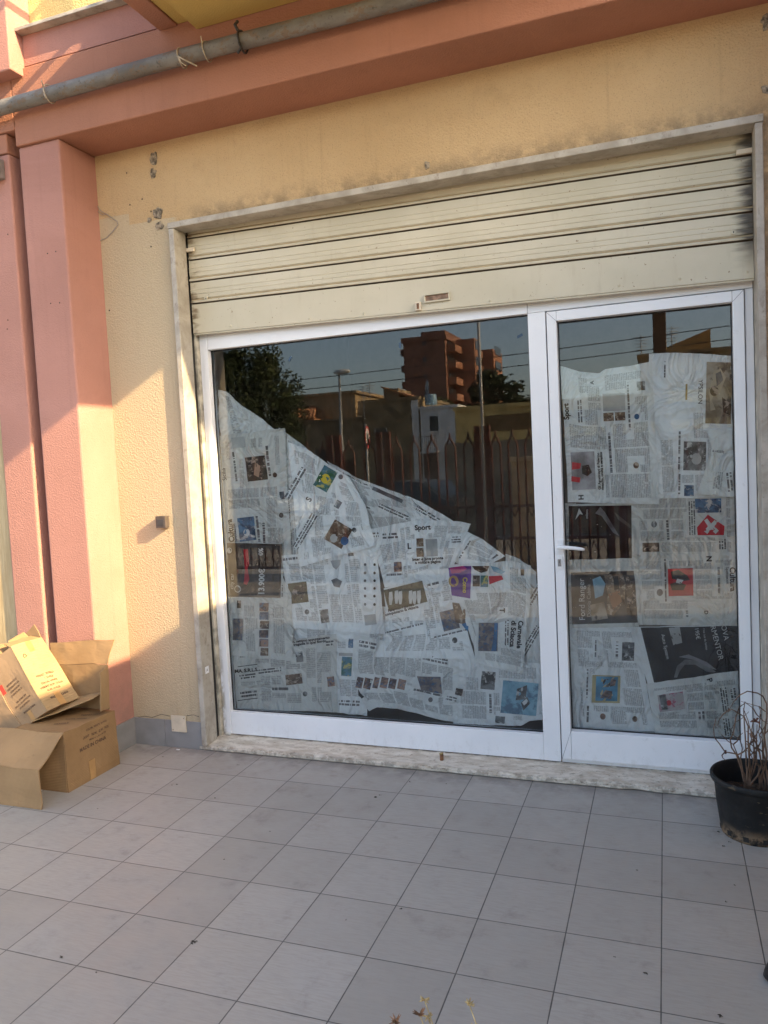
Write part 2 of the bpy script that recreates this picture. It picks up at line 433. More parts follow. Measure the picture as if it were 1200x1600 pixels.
# beam over the recess, ledge, panel and upper wall
w = MB(); w.box(-3.60, 6, 0, .70, 3.80, 4.245); w.box(-8, -3.60, 0, .70, 3.90, 4.245); w.box(-8, -3.68, .012, .70, 3.782, 3.898)
part('beam', w, BEAMM, bevel=.008)
part('panel', MB().box(-3.50, -2.53, .012, .70, 4.255, 4.43), PINK)
part('sill', MB().box(-3.52, -2.53, -.045, .70, 4.432, 4.452), MARBLE, bevel=.003)
part('wall', MB().box(-8, 6, .09, .70, 4.454, 7.5), UPPER, label='pale yellow upper wall above the sill')
w = MB(); w.box(-3.72, -3.50, -.10, .088, 4.19, 7.5); w.box(-4.2, -3.722, -.115, .088, 4.19, 7.5)
part('pilaster', w, PINK, bevel=.008)
w = MB(); w.box(.80, 1.15, -.22, .328, 0, 4.17); part('pilaster', w, PINK, bevel=.01)  # unseen right pilaster, placed and sized to cut the sun off the window
w = MB(); w.box(.92, 7, .05, .70, 0, 3.79); w.box(1.16, 6, -.02, .0-.002, 4.0, 7.5); part('wall', w, WALL)
part('shade_ledge', MB().box(.80, 3.2, -.55, -.24, 4.58, 4.66), PINK)  # added ledge, out of view, shaped to cut the sun on the left reveal
# balcony
w = MB(); w.box(-2.40, .20, -1.55, -.002, 4.235, 4.56, 0); w.box(-2.28, .18, -1.50, -.004, 4.178, 4.233, 0)
bal = part('balcony', w, SOFF, bevel=.003, label='balcony slab with ochre underside above the shop front')
w = MB(); w.box(-2.52, -2.402, -1.6, -.002, 4.225, 4.58); w.box(-2.40, .20, -1.6, -1.552, 4.225, 4.58); w.box(.202, .26, -1.6, -.002, 4.19, 4.58)
part('rim', w, BEAMM, bal, bevel=.006)
w = MB()
for z in (4.70, 5.15, 5.5):
    w.tube([(-2.46, .08, z), (-2.46, -1.56, z), (.23, -1.56, z), (.23, .08, z)], .022, 6)
for i in range(9):
    w.tube([(-2.46+i*.336, -1.56, 4.58), (-2.46+i*.336, -1.56, 5.5)], .014, 6)
for y in (-.1, -.55, -1.05): w.tube([(-2.46, y, 4.58), (-2.46, y, 5.5)], .028, 6)
part('railing', w, simple('railing_paint', (.18, .08, .06, 1), .5), bal)
# dark room behind the glass
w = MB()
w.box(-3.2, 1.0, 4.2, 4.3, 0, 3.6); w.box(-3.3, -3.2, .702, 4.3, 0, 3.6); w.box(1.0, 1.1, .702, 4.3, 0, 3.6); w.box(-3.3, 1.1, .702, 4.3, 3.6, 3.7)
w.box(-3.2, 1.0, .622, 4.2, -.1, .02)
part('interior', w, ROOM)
part('roof', MB().box(-8, 7, .05, 4.4, 7.502, 7.65), CONC)

# marble lining, reveal and threshold
sur = MB()
sur.box(OX0, -2.720, .300, .425, .036, 3.262); sur.box(.488, OX1, .300, .425, .036, 3.262)
sur.box(OX0-.004, OX1+.004, .298, .425, 3.264, 3.30)
part('marble_surround', sur, MARBLE, bevel=.004)
w = MB()
w.box(OX0+.001, -2.735, .428, .470, .036, 3.26, 1); w.box(-2.755, -2.722, .472, .520, .036, 3.26)
GUIDE = [simple('worn_cream_guide', (.44, .40, .32, 1), .6, .3, 14), DARK]
part('shutter_guide', w, GUIDE, bevel=.002); part('shutter_guide', MB().box(.49, OX1-.001, .428, .520, .036, 3.26), GUIDE, bevel=.002)
def sill():
    mb = MB(); n = 130; rows = []
    for i in range(n+1):
        x = -2.785 + (.56+2.785)*i/n
        j = noise.noise((x*7, 1, 0))*.006 + noise.noise((x*26, 3, 0))*.004 + max(0, noise.noise((x*4, 8, 0))-.28)*.05
        k = noise.noise((x*9, 6, 0))*.004 + max(0, noise.noise((x*5.3, 2, 0))-.3)*.02
        y0 = .312 + j*.7; zt = .036
        rows.append([(x, y0+.012, 0), (x, y0, .008), (x, y0+.002, .024-k), (x, y0+.010+k, zt-.003-k*.5), (x, y0+.024+k*2, zt), (x, .56, zt+.012)])
    for i in range(n):
        for k in range(5): mb.face([rows[i][k], rows[i+1][k], rows[i+1][k+1], rows[i][k+1]], 0, k > 2)
    for r, rev in ((rows[0], 1), (rows[-1], 0)):
        q = r + [(r[0][0], .56, 0)]; mb.face(q[::-1] if not rev else q)
    return mb
part('threshold', sill(), TRAV, label='chipped travertine threshold under the door and window')

# roller shutter, slightly out of level as in the photo
def shutter():
    mb = MB(); zl, zr = 2.648, 2.582; xs = [-2.722 + 3.21*i/24 for i in range(25)]
    prof = [(.012, 0), (0, 0), (0, .004), (.001, .006), (.001, .178), (.006, .180)]
    z = .180; P = .1345
    for k in range(5):
        prof += [(.016, z+.002), (.016, z+.007), (-.004, z+.008), (-.006, z+.014), (-.004, z+.021), (.006, z+.026), (.007, z+.031), (.001, z+.036),
                 (.000, z+.060), (-.0025, z+.062), (-.0025, z+.0645), (.000, z+.066), (.000, z+.086), (-.0025, z+.088), (-.0025, z+.0905), (0, z+.092), (0, z+P-.001), (.006, z+P)]
        z += P
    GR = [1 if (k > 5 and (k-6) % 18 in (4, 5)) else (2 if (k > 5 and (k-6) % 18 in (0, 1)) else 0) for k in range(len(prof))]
    for i in range(24):
        for k in range(len(prof)-1):
            q = []
            for (xx, pp) in ((xs[i], prof[k]), (xs[i+1], prof[k]), (xs[i+1], prof[k+1]), (xs[i], prof[k+1])):
                t = (xx-xs[0])/3.21; sag = .004*noise.noise((xx*1.7, pp[1]*9, 4))
                q.append((xx, .447+pp[0]+sag, zl+(zr-zl)*t+pp[1]))
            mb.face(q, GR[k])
    return mb
sh = part('roller_shutter', shutter(), [SHUT, simple('groove_dirt_and_shade', (.37, .29, .175, 1), .8, .12, 9), simple('slat_gap', (.12, .085, .055, 1), .8, .2, 12)], label='cream steel roller shutter raised above the shop window')  # ochre groove faces: dirt plus painted shade above each lip
def shz(x, h): return 2.648 - .066*(x+2.722)/3.21 + h
part('bottom_bar', MB().hexa([(x, y, shz(x, z)) for x in (-2.722, .488) for y in (.452, .475) for z in (-.010, -.001)]), SHUT, sh)
hx = at(683, 468, .445)
w = MB()
for (a, b, c, d) in ((-.075, .075, .028, .036), (-.075, .075, -.012, -.004), (-.075, -.067, -.004, .028), (.067, .075, -.004, .028)):
    w.box(hx.x+a, hx.x+b, .434, .446, hx.z+c, hx.z+d)
w.box(hx.x-.066, hx.x+.066, .4455, .447, hx.z-.003, hx.z+.027, 1)
hd = part('handle', w, [SHUT, simple('worn_recess', (.27, .17, .115, 1), .8, .3, 30)], sh, bevel=.002)
w = MB(); p = at(654, 478, .445); w.box(p.x-.016, p.x+.016, .428, .447, p.z-.026, p.z+.020); w.box(p.x-.006, p.x+.008, .4265, .428, p.z-.020, p.z+.012, 1)
part('latch', w, [CREAMP, RUST], sh, bevel=.002)
for (px, py, r) in ((322, 466, .011), (1146, 362, .013)):
    p = at(px, py, .444); w = MB()
    ring = [(p.x+math.cos(a)*r, .4385, p.z+math.sin(a)*r) for a in [i*math.pi/8 for i in range(16)]]
    w.face(ring[::-1]); 
    for i in range(16): w.face([ring[i-1], ring[i], (ring[i][0], .448, ring[i][2]), (ring[i-1][0], .448, ring[i-1][2])])
    w.box(p.x-.002, p.x+.002, .4378, .4384, p.z-.008, p.z+.001, 1)
    part('shutter_lock', w, [SHUT, DARK], sh)
for (px, py) in ((297, 391), (1166, 237)):
    p = at(px, py, .44); part('stop_block', MB().box(p.x-.045, p.x+.035, .425, .445, p.z-.012, p.z+.012), CREAMP, sh, bevel=.003)
for px, py in ((360, 509), (483, 498), (568, 490), (765, 470), (868, 465), (967, 446), (1062, 436), (1167, 425)):
    w = MB(); p = at(px, py, .446); w.lathe([(0, .005), (.006, .004), (.009, 0)], (0, 0, 0), 8)
    for i in range(len(w.v)-24, len(w.v)):
        x, y, z = w.v[i]; w.v[i] = (p.x+x, .449-z, p.z+y)
    part('rivet', w, SHUT, sh)

# white aluminium frame: fixed window and door
FY0, FY1 = .505, .575; GY = .545
W_ = empty('shop_window'); W_.parent = B; W_['label'] = 'wide white framed shop window covered inside with old newspapers'
W_.matrix_parent_inverse = Matrix.Translation((0, -.33, 0))
D_ = empty('shop_door'); D_.parent = B; D_['label'] = 'white framed glazed shop door with a lever handle'
D_.matrix_parent_inverse = Matrix.Translation((0, -.33, 0))
w = MB()
w.box(-2.720, -2.695, FY0, FY1, .05, 2.70); w.box(-2.694, -2.660, FY0-.006, FY1, .05, 2.70)      # left stile in two profiles
w.box(-.628, -.533, FY0-.006, FY1, .05, 2.545)                                                  # mullion
w.box(-2.659, -.629, FY0-.004, FY1, .05, .198); w.box(-2.659, -.629, FY0-.004, FY1, 2.545, 2.70)
w.box(-.628, .487, FY0-.002, FY1, 2.547, 2.70); w.box(.450, .4875, FY0, FY1, .05, 2.546)
w.box(-.530, .449, FY0+.004, FY1, .046, .066)
part('frame', w, WHITE, W_, bevel=.003)
w = MB(); w.box(-2.659, -.629, GY, GY+.006, .199, 2.544, 1, 'f'); w.face([(-2.659, GY, .199), (-.629, GY, .199), (-.629, GY, 2.544), (-2.659, GY, 2.544)], 0)
part('glass', w, [GLASS, CLEAR], W_)
def gasket(x0, x1, z0, z1, p):
    w = MB(); t = .006
    w.box(x0, x0+t, GY-.008, GY-.001, z0, z1); w.box(x1-t, x1, GY-.008, GY-.001, z0, z1)
    w.box(x0+t, x1-t, GY-.008, GY-.001, z0, z0+t); w.box(x0+t, x1-t, GY-.008, GY-.001, z1-t, z1)
    part('gasket', w, GASKET, p)
gasket(-2.6595, -.6285, .1985, 2.5445, W_)
LY0 = .490
w = MB()
w.box(-.526, -.474, LY0, FY1-.004, .070, 2.540); w.box(.392, .445, LY0, FY1-.004, .070, 2.540)
w.box(-.473, .391, LY0, FY1-.004, .070, .231); w.box(-.473, .391, LY0, FY1-.004, 2.486, 2.540)
part('frame', w, WHITE, D_, bevel=.003)
def mitre(x0, z0, x1, z1, y, par):
    d = Vector((x1-x0, 0, z1-z0)); q = Vector((-d.z, 0, d.x)).normalized()*.0011
    a, b_ = Vector((x0, y, z0)), Vector((x1, y, z1)); part('mitre_joint', MB().slab([a-q, b_-q, b_+q, a+q], .0004), GREYJ, par)
GREYJ = simple('joint_line', (.30, .30, .31, 1), .8, .1)  # thin grey lines of the mitred frame corners
for a_ in ((-.526, 2.540, -.474, 2.486), (.445, 2.540, .392, 2.486), (-.526, .070, -.474, .231), (.445, .070, .392, .231)): mitre(*a_, LY0-.0009, D_)
w = MB(); w.box(-.473, .391, GY, GY+.006, .232, 2.485, 1, 'f'); w.face([(-.473, GY, .232), (.391, GY, .232), (.391, GY, 2.485), (-.473, GY, 2.485)], 0)
part('glass', w, [GLASS, CLEAR], D_)
gasket(-.4735, .3915, .2315, 2.4855, D_)
# lever handle and cylinder escutcheon
p = at(876, 854, LY0); w = MB()
w.box(p.x-.016, p.x+.016, LY0-.010, LY0, p.z-.036, p.z+.036)
w.tube([(p.x, LY0-.008, p.z), (p.x, LY0-.046, p.z)], .011, 10)
w.tube([(p.x-.012, LY0-.050, p.z+.001), (p.x+.03, LY0-.052, p.z), (p.x+.08, LY0-.052, p.z-.004), (p.x+.122, LY0-.050, p.z-.010), (p.x+.132, LY0-.048, p.z-.012)], [.012, .0115, .010, .009, .005], 10)
part('handle', w, WPLAST, D_, bevel=.002)
p = at(874.5, 879, LY0); w = MB()
w.prism([(p.x+math.cos(a)*.016, 0) for a in ()], 0, 0) if 0 else None
w.box(p.x-.016, p.x+.016, LY0-.008, LY0, p.z-.034, p.z+.034)
w.box(p.x-.009, p.x+.009, LY0-.0105, LY0-.0082, p.z-.020, p.z+.020, 1); w.box(p.x-.0015, p.x+.0015, LY0-.0115, LY0-.0106, p.z-.002, p.z+.014, 2)
part('lock', w, [WPLAST, GREYMETAL, DARK], D_, bevel=.003)

# chipped plaster and small wall fittings
def blob(cx, cz, rx, rz, seed, y, th=.004, n=22):
    mb = MB(); ring = []
    for i in range(n):
        a = 2*math.pi*i/n; k = 1 + .55*noise.noise((math.cos(a)*1.6, math.sin(a)*1.6, seed))
        ring.append((cx+math.cos(a)*rx*k, cz+math.sin(a)*rz*k))
    f = [(x, y-th, z) for x, z in ring]; mb.face(f[::-1])
    for i in range(n):
        x0, z0 = ring[i-1]; x1, z1 = ring[i]
        mb.face([(x0, y-th, z0), (x1, y-th, z1), (cx+(x1-cx)*1.12, y+.001, cz+(z1-cz)*1.12), (cx+(x0-cx)*1.12, y+.001, cz+(z0-cz)*1.12)])
    return mb
for (px, py, rx, rz, sd) in ((240, 248, .026, .036, 1), (239, 271, .020, .026, 2), (246, 332, .034, .028, 3), (248, 353, .026, .026, 4), (233, 344, .016, .014, 5), (1197, 33, .02, .03, 6), (1198, 138, .018, .02, 7), (667, 258, .016, .018, 8)):
    p = at(px, py, .327); part('chipped_plaster', blob(p.x, p.z, rx, rz, sd, .329), CONC)
for (px, py) in ((198, 270), (203, 320), (236, 330), (236, 385), (222, 311), (171, 485)):
    p = at(px, py, .329); part('screw_hole', blob(p.x, p.z, .004, .005, px, .3292, .0012, 9), DARK)
for (px, py) in ((74, 396), (87, 393), (79, 474), (93, 473), (12, 500), (11, 514), (12, 366)):
    p = at(px, py, .018); part('screw_hole', blob(p.x, p.z, .0035, .004, px, .0192, .0012, 9), DARK)
a, b = at(268, 1117, .318), at(292, 1144, .318)
part('cover_plate', MB().box(a.x, b.x, .310, .317, b.z, a.z).box(a.x+.008, a.x+.014, .3085, .3098, b.z+.01, b.z+.016, 1).box(b.x-.014, b.x-.008, .3085, .3098, a.z-.018, a.z-.012, 1), [CREAMP, RUST], bevel=.002)
a, b = at(249, 806, .33), at(265, 824, .33)
w = MB().box(a.x, b.x, .288, .3295, b.z, a.z); w.box(a.x+.012, b.x-.012, .286, .288, b.z+.012, a.z-.02, 1)
part('switch_box', w, [simple('grey_brown_plastic', (.075, .06, .052, 1), .5, .2, 20), BPLAST], bevel=.003)
# sticker on the marble reveal
p = (-2.7195, .36, .52)
w = MB().box(-2.7198, -2.719, .335, .375, .49, .535); put_text(w, 'A', (-2.7186, .355, .512), (0, 1, 0), (0, 0, 1), .02, 1)
part('sticker', w, [WPLAST, INK])
# loose wire by the pier
w = MB(); pts = [at(x, y, .322) for x, y in ((152, 322), (158, 330), (170, 337), (183, 346), (184, 352), (176, 362), (166, 372), (156, 376))]
w.tube(pts, .0022, 5); w.tube([at(x, y, .320) for x, y in ((153, 330), (160, 336), (166, 334), (176, 341))], .0018, 5)
part('loose_wire', w, GREYMETAL)
# crack lines over the skirting
w = MB(); w.tube([at(x, y, .3295) for x, y in ((214, 1121), (226, 1119), (238, 1121), (252, 1116), (266, 1119))], .0016, 4); w.tube([at(x, y, .3295) for x, y in ((292, 1118), (303, 1117), (311, 1120))], .0016, 4)
part('crack', w, DARK)
# wall box at the far left edge
a = at(0, 252, .02); b = at(9, 281, .02)
part('junction_box', MB().box(a.x-.08, b.x, -.05, .019, b.z, a.z), GREYMETAL, bevel=.004)

# ------------------------------------------------------------------ pipe under the balcony
T = empty('pipe', (-2.5, -.065, 4.012), 'weathered grey pipe strapped along the terracotta beam', 'pipe')
def tpart(name, mb, mat, root):
    o = mb.build(name, mat, root); o.matrix_parent_inverse = Matrix.Translation(-Vector(root.location)); return o
pts = [(-6+i*.25, -.065+.004*math.sin(i*.7), 4.012+.005*math.sin(i*.5+1)) for i in range(30)]
tpart('tube', MB().tube(pts, .041, 18), PIPE, T)
def ring(x, r, th, n=14, squash=1):
    return MB().tube([(x+.004*math.sin(a*2), -.065+math.cos(a)*r, 4.012+math.sin(a)*r) for a in [2*math.pi*i/n for i in range(n+1)]], th, 6)
c = at(373, 62, -.11)
w = ring(c.x, .052, .006); w.tube([(c.x, -.11, 4.045), (c.x-.012, -.12, 4.075), (c.x-.006, -.10, 4.10)], .008, 6); w.tube([(c.x+.004, -.115, 3.985), (c.x+.02, -.125, 3.95), (c.x-.005, -.12, 3.93)], .007, 6)
tpart('clamp', w, simple('black_iron', (.03, .027, .025, 1), .6, .3, 30), T)
for px, py, long in ((69, 143, 0), (278, 92, 1), (317, 78, 0)):
    c = at(px, py, -.11); w = ring(c.x, .050, .0032)
    if long: w.tube([(c.x, -.117, 4.0), (c.x+.05, -.125, 3.965), (c.x+.12, -.12, 3.92)], .004, 5); w.tube([(c.x+.005, -.117, 4.0), (c.x+.03, -.128, 3.955), (c.x+.06, -.125, 3.93)], .003, 5)
    else: w.tube([(c.x, -.115, 4.03), (c.x+.004, -.13, 4.06)], .003, 5); w.tube([(c.x+.004, -.117, 3.99), (c.x+.02, -.125, 3.96)], .003, 5)
    tpart('wire_tie', w, WIRE, T)

# ------------------------------------------------------------------ added wall out of view at the right, sized to block the low sun
pw = MB().box(1.5, 1.66, -4.2, -.24, 0, 3.18).box(1.47, 1.69, -4.23, -.24, 3.182, 3.23).build('sun_block_wall', UPPER, None, .004)
tag(pw, 'added plain yellow wall out of view, blocking the sun right of the door', 'wall')


# ------------------------------------------------------------------ newspapers taped inside the glass
P0, P1_, P2_ = (.80, .81, .79), (.71, .70, .655), (.88, .89, .88)
TW = [tuple(x*.83 for x in p) for p in (P0, P1_, P2_)]
PAPERS = [m_paper('newsprint', P0), m_paper('newsprint_yellowed', P1_), m_paper('newsprint_pale', P2_)]
BODY = [m_print('small_print', TW[0], (.20, .20, .205), .0100, .55, 170), m_print('small_print_light', TW[1], (.24, .225, .22), .0090, .52, 190), m_print('small_print_pale', TW[2], (.23, .23, .235), .0095, .50, 160)]
HEAD = [m_print('headline_print', p, (.06, .06, .063), .016, .88, 120) for p in (P0, P1_, P2_)]
def flat(name, c, var=.12, sc_=10): return simple(name, tuple(c)+(1,), .75, var, sc_, spec=.15)
BLACK = flat('print_black', (.02, .02, .022)); WHT = flat('print_white', (.62, .62, .60)); RED = flat('print_red', (.50, .035, .05)); GREYP = flat('print_grey', (.16, .16, .165), .3, 14)
TINT = flat('print_tint', (.43, .43, .42)); YELP = flat('print_yellow', (.72, .55, .06)); BLUP = flat('print_blue', (.06, .17, .33), .3, 12); PURP = flat('print_purple', (.16, .06, .30), .3, 9)
DARKAD = flat('print_dark_ad', (.028, .027, .028), .5, 5); BROWNAD = flat('print_brown_ad', (.12, .095, .075), .45, 7); MIDAD = flat('print_smoky', (.07, .065, .06), .5, 6)
def c4(*c): return tuple(c)+(1,)
PH = {
 'dark': m_photo('photo_dark', c4(.03, .025, .025), c4(.10, .07, .05), c4(.42, .33, .27), 18),
 'bw': m_photo('photo_grey', c4(.05, .05, .05), c4(.22, .22, .22), c4(.55, .55, .53), 14),
 'brown': m_photo('photo_brown', c4(.09, .06, .045), c4(.22, .15, .10), c4(.46, .38, .30), 22),
 'blue': m_photo('photo_blue', c4(.04, .06, .10), c4(.10, .20, .32), c4(.55, .52, .50), 15),
 'green': m_photo('photo_green', c4(.03, .12, .05), c4(.10, .22, .30), c4(.58, .50, .16), 12),
 'sea': m_photo('photo_sea', c4(.16, .32, .42), c4(.30, .50, .60), c4(.12, .20, .28), 6),
 'face': m_photo('photo_faces', c4(.07, .05, .05), c4(.38, .24, .18), c4(.13, .17, .25), 24),
 'night': m_photo('photo_night', c4(.02, .02, .03), c4(.06, .05, .05), c4(.28, .22, .16), 10),
 'pink': m_photo('photo_pink', c4(.42, .38, .38), c4(.55, .52, .50), c4(.40, .10, .16), 14),
 'beige': m_photo('photo_beige', c4(.20, .15, .10), c4(.42, .36, .29), c4(.10, .08, .07), 8),
 'pitch': m_photo('photo_pitch', c4(.08, .075, .045), c4(.15, .13, .08), c4(.07, .06, .04), 16),
 'city': m_photo('photo_city', c4(.10, .10, .12), c4(.26, .22, .20), c4(.06, .12, .22), 26),
}
def YP(layer): return .603 - layer*.0068
def disp(x, z, seed, amp):
    a = noise.noise((x*3.1, z*3.1, seed*.13))*.0022
    r = 1-abs(noise.noise((x*6.5+seed, z*6.5, seed*3.7)))*2
    r2 = 1-abs(noise.noise((x*14+seed*2, z*11, seed*1.7)))*2
    return a - amp*(max(0, r)**3*.0042 + max(0, r2)**4*.0020)
NEWS_G = 'newspaper pages covering the inside of the shop glass'
def page(label, layer, q, rot=0, cols=5, items=(), tone=None, amp=1.0, seed=None, top=None, bottom=None, left=None, right=None, body=True, rows=None, fold=None, bare=.035, heads=.10):
    seed = seed or (sum(map(ord, label)) % 97)+1
    tone = (seed*7+layer) % 3 if tone is None else tone
    rnd = random.Random(seed*131); y0 = YP(layer)
    mats = [PAPERS[tone], BODY[tone], HEAD[tone]]; idx = {}
    def mi(mt):
        if mt.name not in idx: idx[mt.name] = len(mats); mats.append(mt)
        return idx[mt.name]
    def edge(pl, a, b):
        pl = [a] + list(pl or ()) + [b]
        L = [0]
        for i in range(1, len(pl)): L.append(L[-1]+math.hypot(pl[i][0]-pl[i-1][0], pl[i][1]-pl[i-1][1]))
        def f(t):
            d = t*L[-1]
            for i in range(1, len(pl)):
                if d <= L[i] or i == len(pl)-1:
                    k = (d-L[i-1])/max(1e-6, L[i]-L[i-1]); return (pl[i-1][0]+(pl[i][0]-pl[i-1][0])*k, pl[i-1][1]+(pl[i][1]-pl[i-1][1])*k)
        return f
    TL, TR, BR, BL = q
    eT, eB, eL, eR = edge(top, TL, TR), edge(bottom, BL, BR), edge(left, TL, BL), edge(right, TR, BR)
    wob = lambda t, s: noise.noise((t*3.3, s, seed))*1.3+noise.noise((t*11, s, seed))*.5
    def Pm(u, v):
        a, b, c, d = eT(u), eB(u), eL(v), eR(v)
        r = []
        for k in (0, 1):
            r.append((1-v)*a[k]+v*b[k]+(1-u)*c[k]+u*d[k]-((1-u)*(1-v)*TL[k]+u*(1-v)*TR[k]+u*v*BR[k]+(1-u)*v*BL[k]))
        e = (1-4*u*(1-u)); e2 = (1-4*v*(1-v))
        return (r[0]+wob(v, 1+u)*max(0, e)**8, r[1]+wob(u, 5+v)*max(0, e2)**8)
    mb = MB()
    def lift(px, py):
        # edges stand a little off the sheet behind
        dm = 99
        for (ax_, ay_), (bx_, by_) in ((TL, TR), (TR, BR), (BR, BL), (BL, TL)):
            L_ = math.hypot(bx_-ax_, by_-ay_); dm = min(dm, abs((bx_-ax_)*(py-ay_)-(by_-ay_)*(px-ax_))/L_)
        return .0042*math.exp(-dm/6)*(.6+.8*noise.noise((px*.02, py*.02, seed)))
    def P3(px, py, off=0):
        p = at(px, py, y0); d = disp(p.x, p.z, seed, amp) - lift(px, py)
        if fold is not None:
            s = fold(px, py); d -= .0022*max(0, 1-abs(s)/3.5)
        return (p.x, y0+d-off, p.z)
    W = math.hypot(TR[0]-TL[0], TR[1]-TL[1]); H = math.hypot(BL[0]-TL[0], BL[1]-TL[1])
    nu, nv = max(4, int(W/3.2)), max(4, int(H/3.2))
    g = [[P3(*Pm(i/nu, j/nv)) for i in range(nu+1)] for j in range(nv+1)]
    b = len(mb.v)
    for r in g: mb.v += r
    for j in range(nv):
        for i in range(nu):
            k = b+j*(nu+1)+i; mb.f.append((k+nu+1, k+nu+2, k+1, k)); mb.mi.append(0); mb.sm.append(True); mb.uv.append([(0, 0)]*4)
    tilt = math.atan2(-(TR[1]-TL[1]), TR[0]-TL[0]); M_PX = .0037
    occ = []; n_it = 0
    def patch(fn, wpx, hpx, m_i, off, uvs=None):
        a, c = max(1, int(wpx/4+.5)), max(1, int(hpx/4+.5)); b = len(mb.v)
        for j in range(c+1):
            for i in range(a+1): mb.v.append(P3(*fn(i/a, j/c), off))
        for j in range(c):
            for i in range(a):
                k = b+j*(a+1)+i; mb.f.append((k+a+1, k+a+2, k+1, k)); mb.mi.append(m_i); mb.sm.append(True)
                if uvs:
                    U = lambda s, t: (uvs[0]+uvs[2]*s, uvs[1]+uvs[3]*t)
                else: U = lambda s, t: (seed*.37+n_it*.71+s*wpx*M_PX*1.6, t*hpx*M_PX*1.6)
                mb.uv.append([U(i/a, (j+1)/c), U((i+1)/a, (j+1)/c), U((i+1)/a, j/c), U(i/a, j/c)])
    def rotq(cx, cy, w, h, ang):
        ca, sa = math.cos(ang), math.sin(ang)
        return lambda s, t: (cx+(s-.5)*w*ca+(t-.5)*h*sa, cy-(s-.5)*w*sa+(t-.5)*h*ca)
    for it in items:
        n_it += 1; off = .0011+.00025*n_it; k = it[0]
        if k in ('ph', 'bl', 'hl'):
            x0, y0_, x1, y1 = it[1:5]; w_, h_ = x1-x0, y1-y0_; ang = tilt
            if k == 'hl':
                r = it[5] if len(it) > 5 else rot; fn = rotq((x0+x1)/2, (y0_+y1)/2, w_, h_, tilt)
                if r in (90, -90):
                    f0 = fn; fn = (lambda s, t: f0(t, 1-s)) if r == 90 else (lambda s, t: f0(1-t, s)); wl, hl_ = h_, w_
                else: wl, hl_ = w_, h_
                rowsn = max(1, round(hl_*M_PX/.016)); o_ = rnd.random()*9; patch(fn, wl, hl_, 2, off, (o_, .016*rnd.randint(0, 400)+.0004, wl*M_PX, rowsn*.016-.001))
            else:
                m_ = PH[it[5]] if k == 'ph' else it[5]
                patch(rotq((x0+x1)/2, (y0_+y1)/2, w_, h_, tilt + (it[6] if len(it) > 6 else 0)), w_, h_, mi(m_), off)
            occ.append((x0-2, y0_-2, x1+2, y1+2))
        elif k == 'ci':
            _, cx, cy, r, m_ = it; m_ = PH[m_] if isinstance(m_, str) else m_
            mb.face([P3(cx+r*math.cos(a), cy+r*1.12*math.sin(a), off) for a in [i*math.pi/7 for i in range(14)]][::-1], mi(m_), True, [(seed+n_it*.3+.02*math.cos(i*math.pi/7), .02*math.sin(i*math.pi/7)) for i in range(14)])
            occ.append((cx-r-2, cy-r-2, cx+r+2, cy+r+2))
        elif k == 'pg':
            pts = it[1]; m_ = PH[it[2]] if isinstance(it[2], str) else it[2]
            ar = sum(pts[i-1][0]*pts[i][1]-pts[i][0]*pts[i-1][1] for i in range(len(pts)))
            pts = pts[::-1] if ar > 0 else pts
            from mathutils.geometry import tessellate_polygon
            todo = [tuple(pts[i_] for i_ in tr) for tr in tessellate_polygon([[Vector((x, y, 0)) for x, y in pts]])]
            while todo:
                tr = todo.pop(); ls_ = [math.dist(tr[i_], tr[(i_+1) % 3]) for i_ in range(3)]; i_ = ls_.index(max(ls_))
                if ls_[i_] > 5.5:
                    p_, q_, r_ = tr[i_], tr[(i_+1) % 3], tr[(i_+2) % 3]; m2 = ((p_[0]+q_[0])/2, (p_[1]+q_[1])/2)
                    todo += [(p_, m2, r_), (m2, q_, r_)]; continue
                if (tr[1][0]-tr[0][0])*(tr[2][1]-tr[0][1])-(tr[1][1]-tr[0][1])*(tr[2][0]-tr[0][0]) > 0: tr = tr[::-1]
                mb.face([P3(x, y, off+.0004) for x, y in tr], mi(m_), True, [(x*.006, y*.006) for x, y in tr])
        elif k == 'tx':
            s_, cx, cy, hp, r = it[1:6]; m_ = it[6] if len(it) > 6 else BLACK; bold = it[7] if len(it) > 7 else True
            V, Fc = text_mesh(s_, bold); a = math.radians(r)+tilt; ca, sa = math.cos(a), math.sin(a); b = len(mb.v)
            xs, ys = [], []
            for x, y in V:
                x *= hp; y *= hp; px, py = cx+x*ca-y*sa, cy-(x*sa+y*ca); xs.append(px); ys.append(py); mb.v.append(P3(px, py, off+.0008))
            for f in Fc: mb.f.append(tuple(b+i for i in f)); mb.mi.append(mi(m_)); mb.sm.append(False); mb.uv.append([(0, 0)]*len(f))
            if xs: occ.append((min(xs)-2, min(ys)-1, max(xs)+2, max(ys)+1))
        elif k == 'no': occ.append(it[1:5])
    if body:
        st = {0: lambda s, t: (s, t), 90: lambda s, t: (t, 1-s), -90: lambda s, t: (1-t, s), 180: lambda s, t: (1-s, 1-t)}[rot]
        A, Bh = (W, H) if rot in (0, 180) else (H, W)
        n_r = rows or max(6, int(Bh/7)); mx, my = 7/A, 6/Bh
        mx, my = 8.5/A, 8/Bh; cw = (1-2*mx)/cols
        def hit(P4):
            bx = (min(p[0] for p in P4), min(p[1] for p in P4), max(p[0] for p in P4), max(p[1] for p in P4))
            return bx, any(bx[0] < o[2] and bx[2] > o[0] and bx[1] < o[3] and bx[3] > o[1] for o in occ)
        def quad(s0, t0, s1, t1): return [Pm(*st(s, t)) for s, t in ((s0, t0), (s1, t0), (s1, t1), (s0, t1))]
        def lay(s0, t0, s1, t1, m_, off, uvs): patch(lambda s, t: Pm(*st(s0+(s1-s0)*s, t0+(t1-t0)*t)), (s1-s0)*A, (t1-t0)*Bh, m_, off, uvs)
        t = my
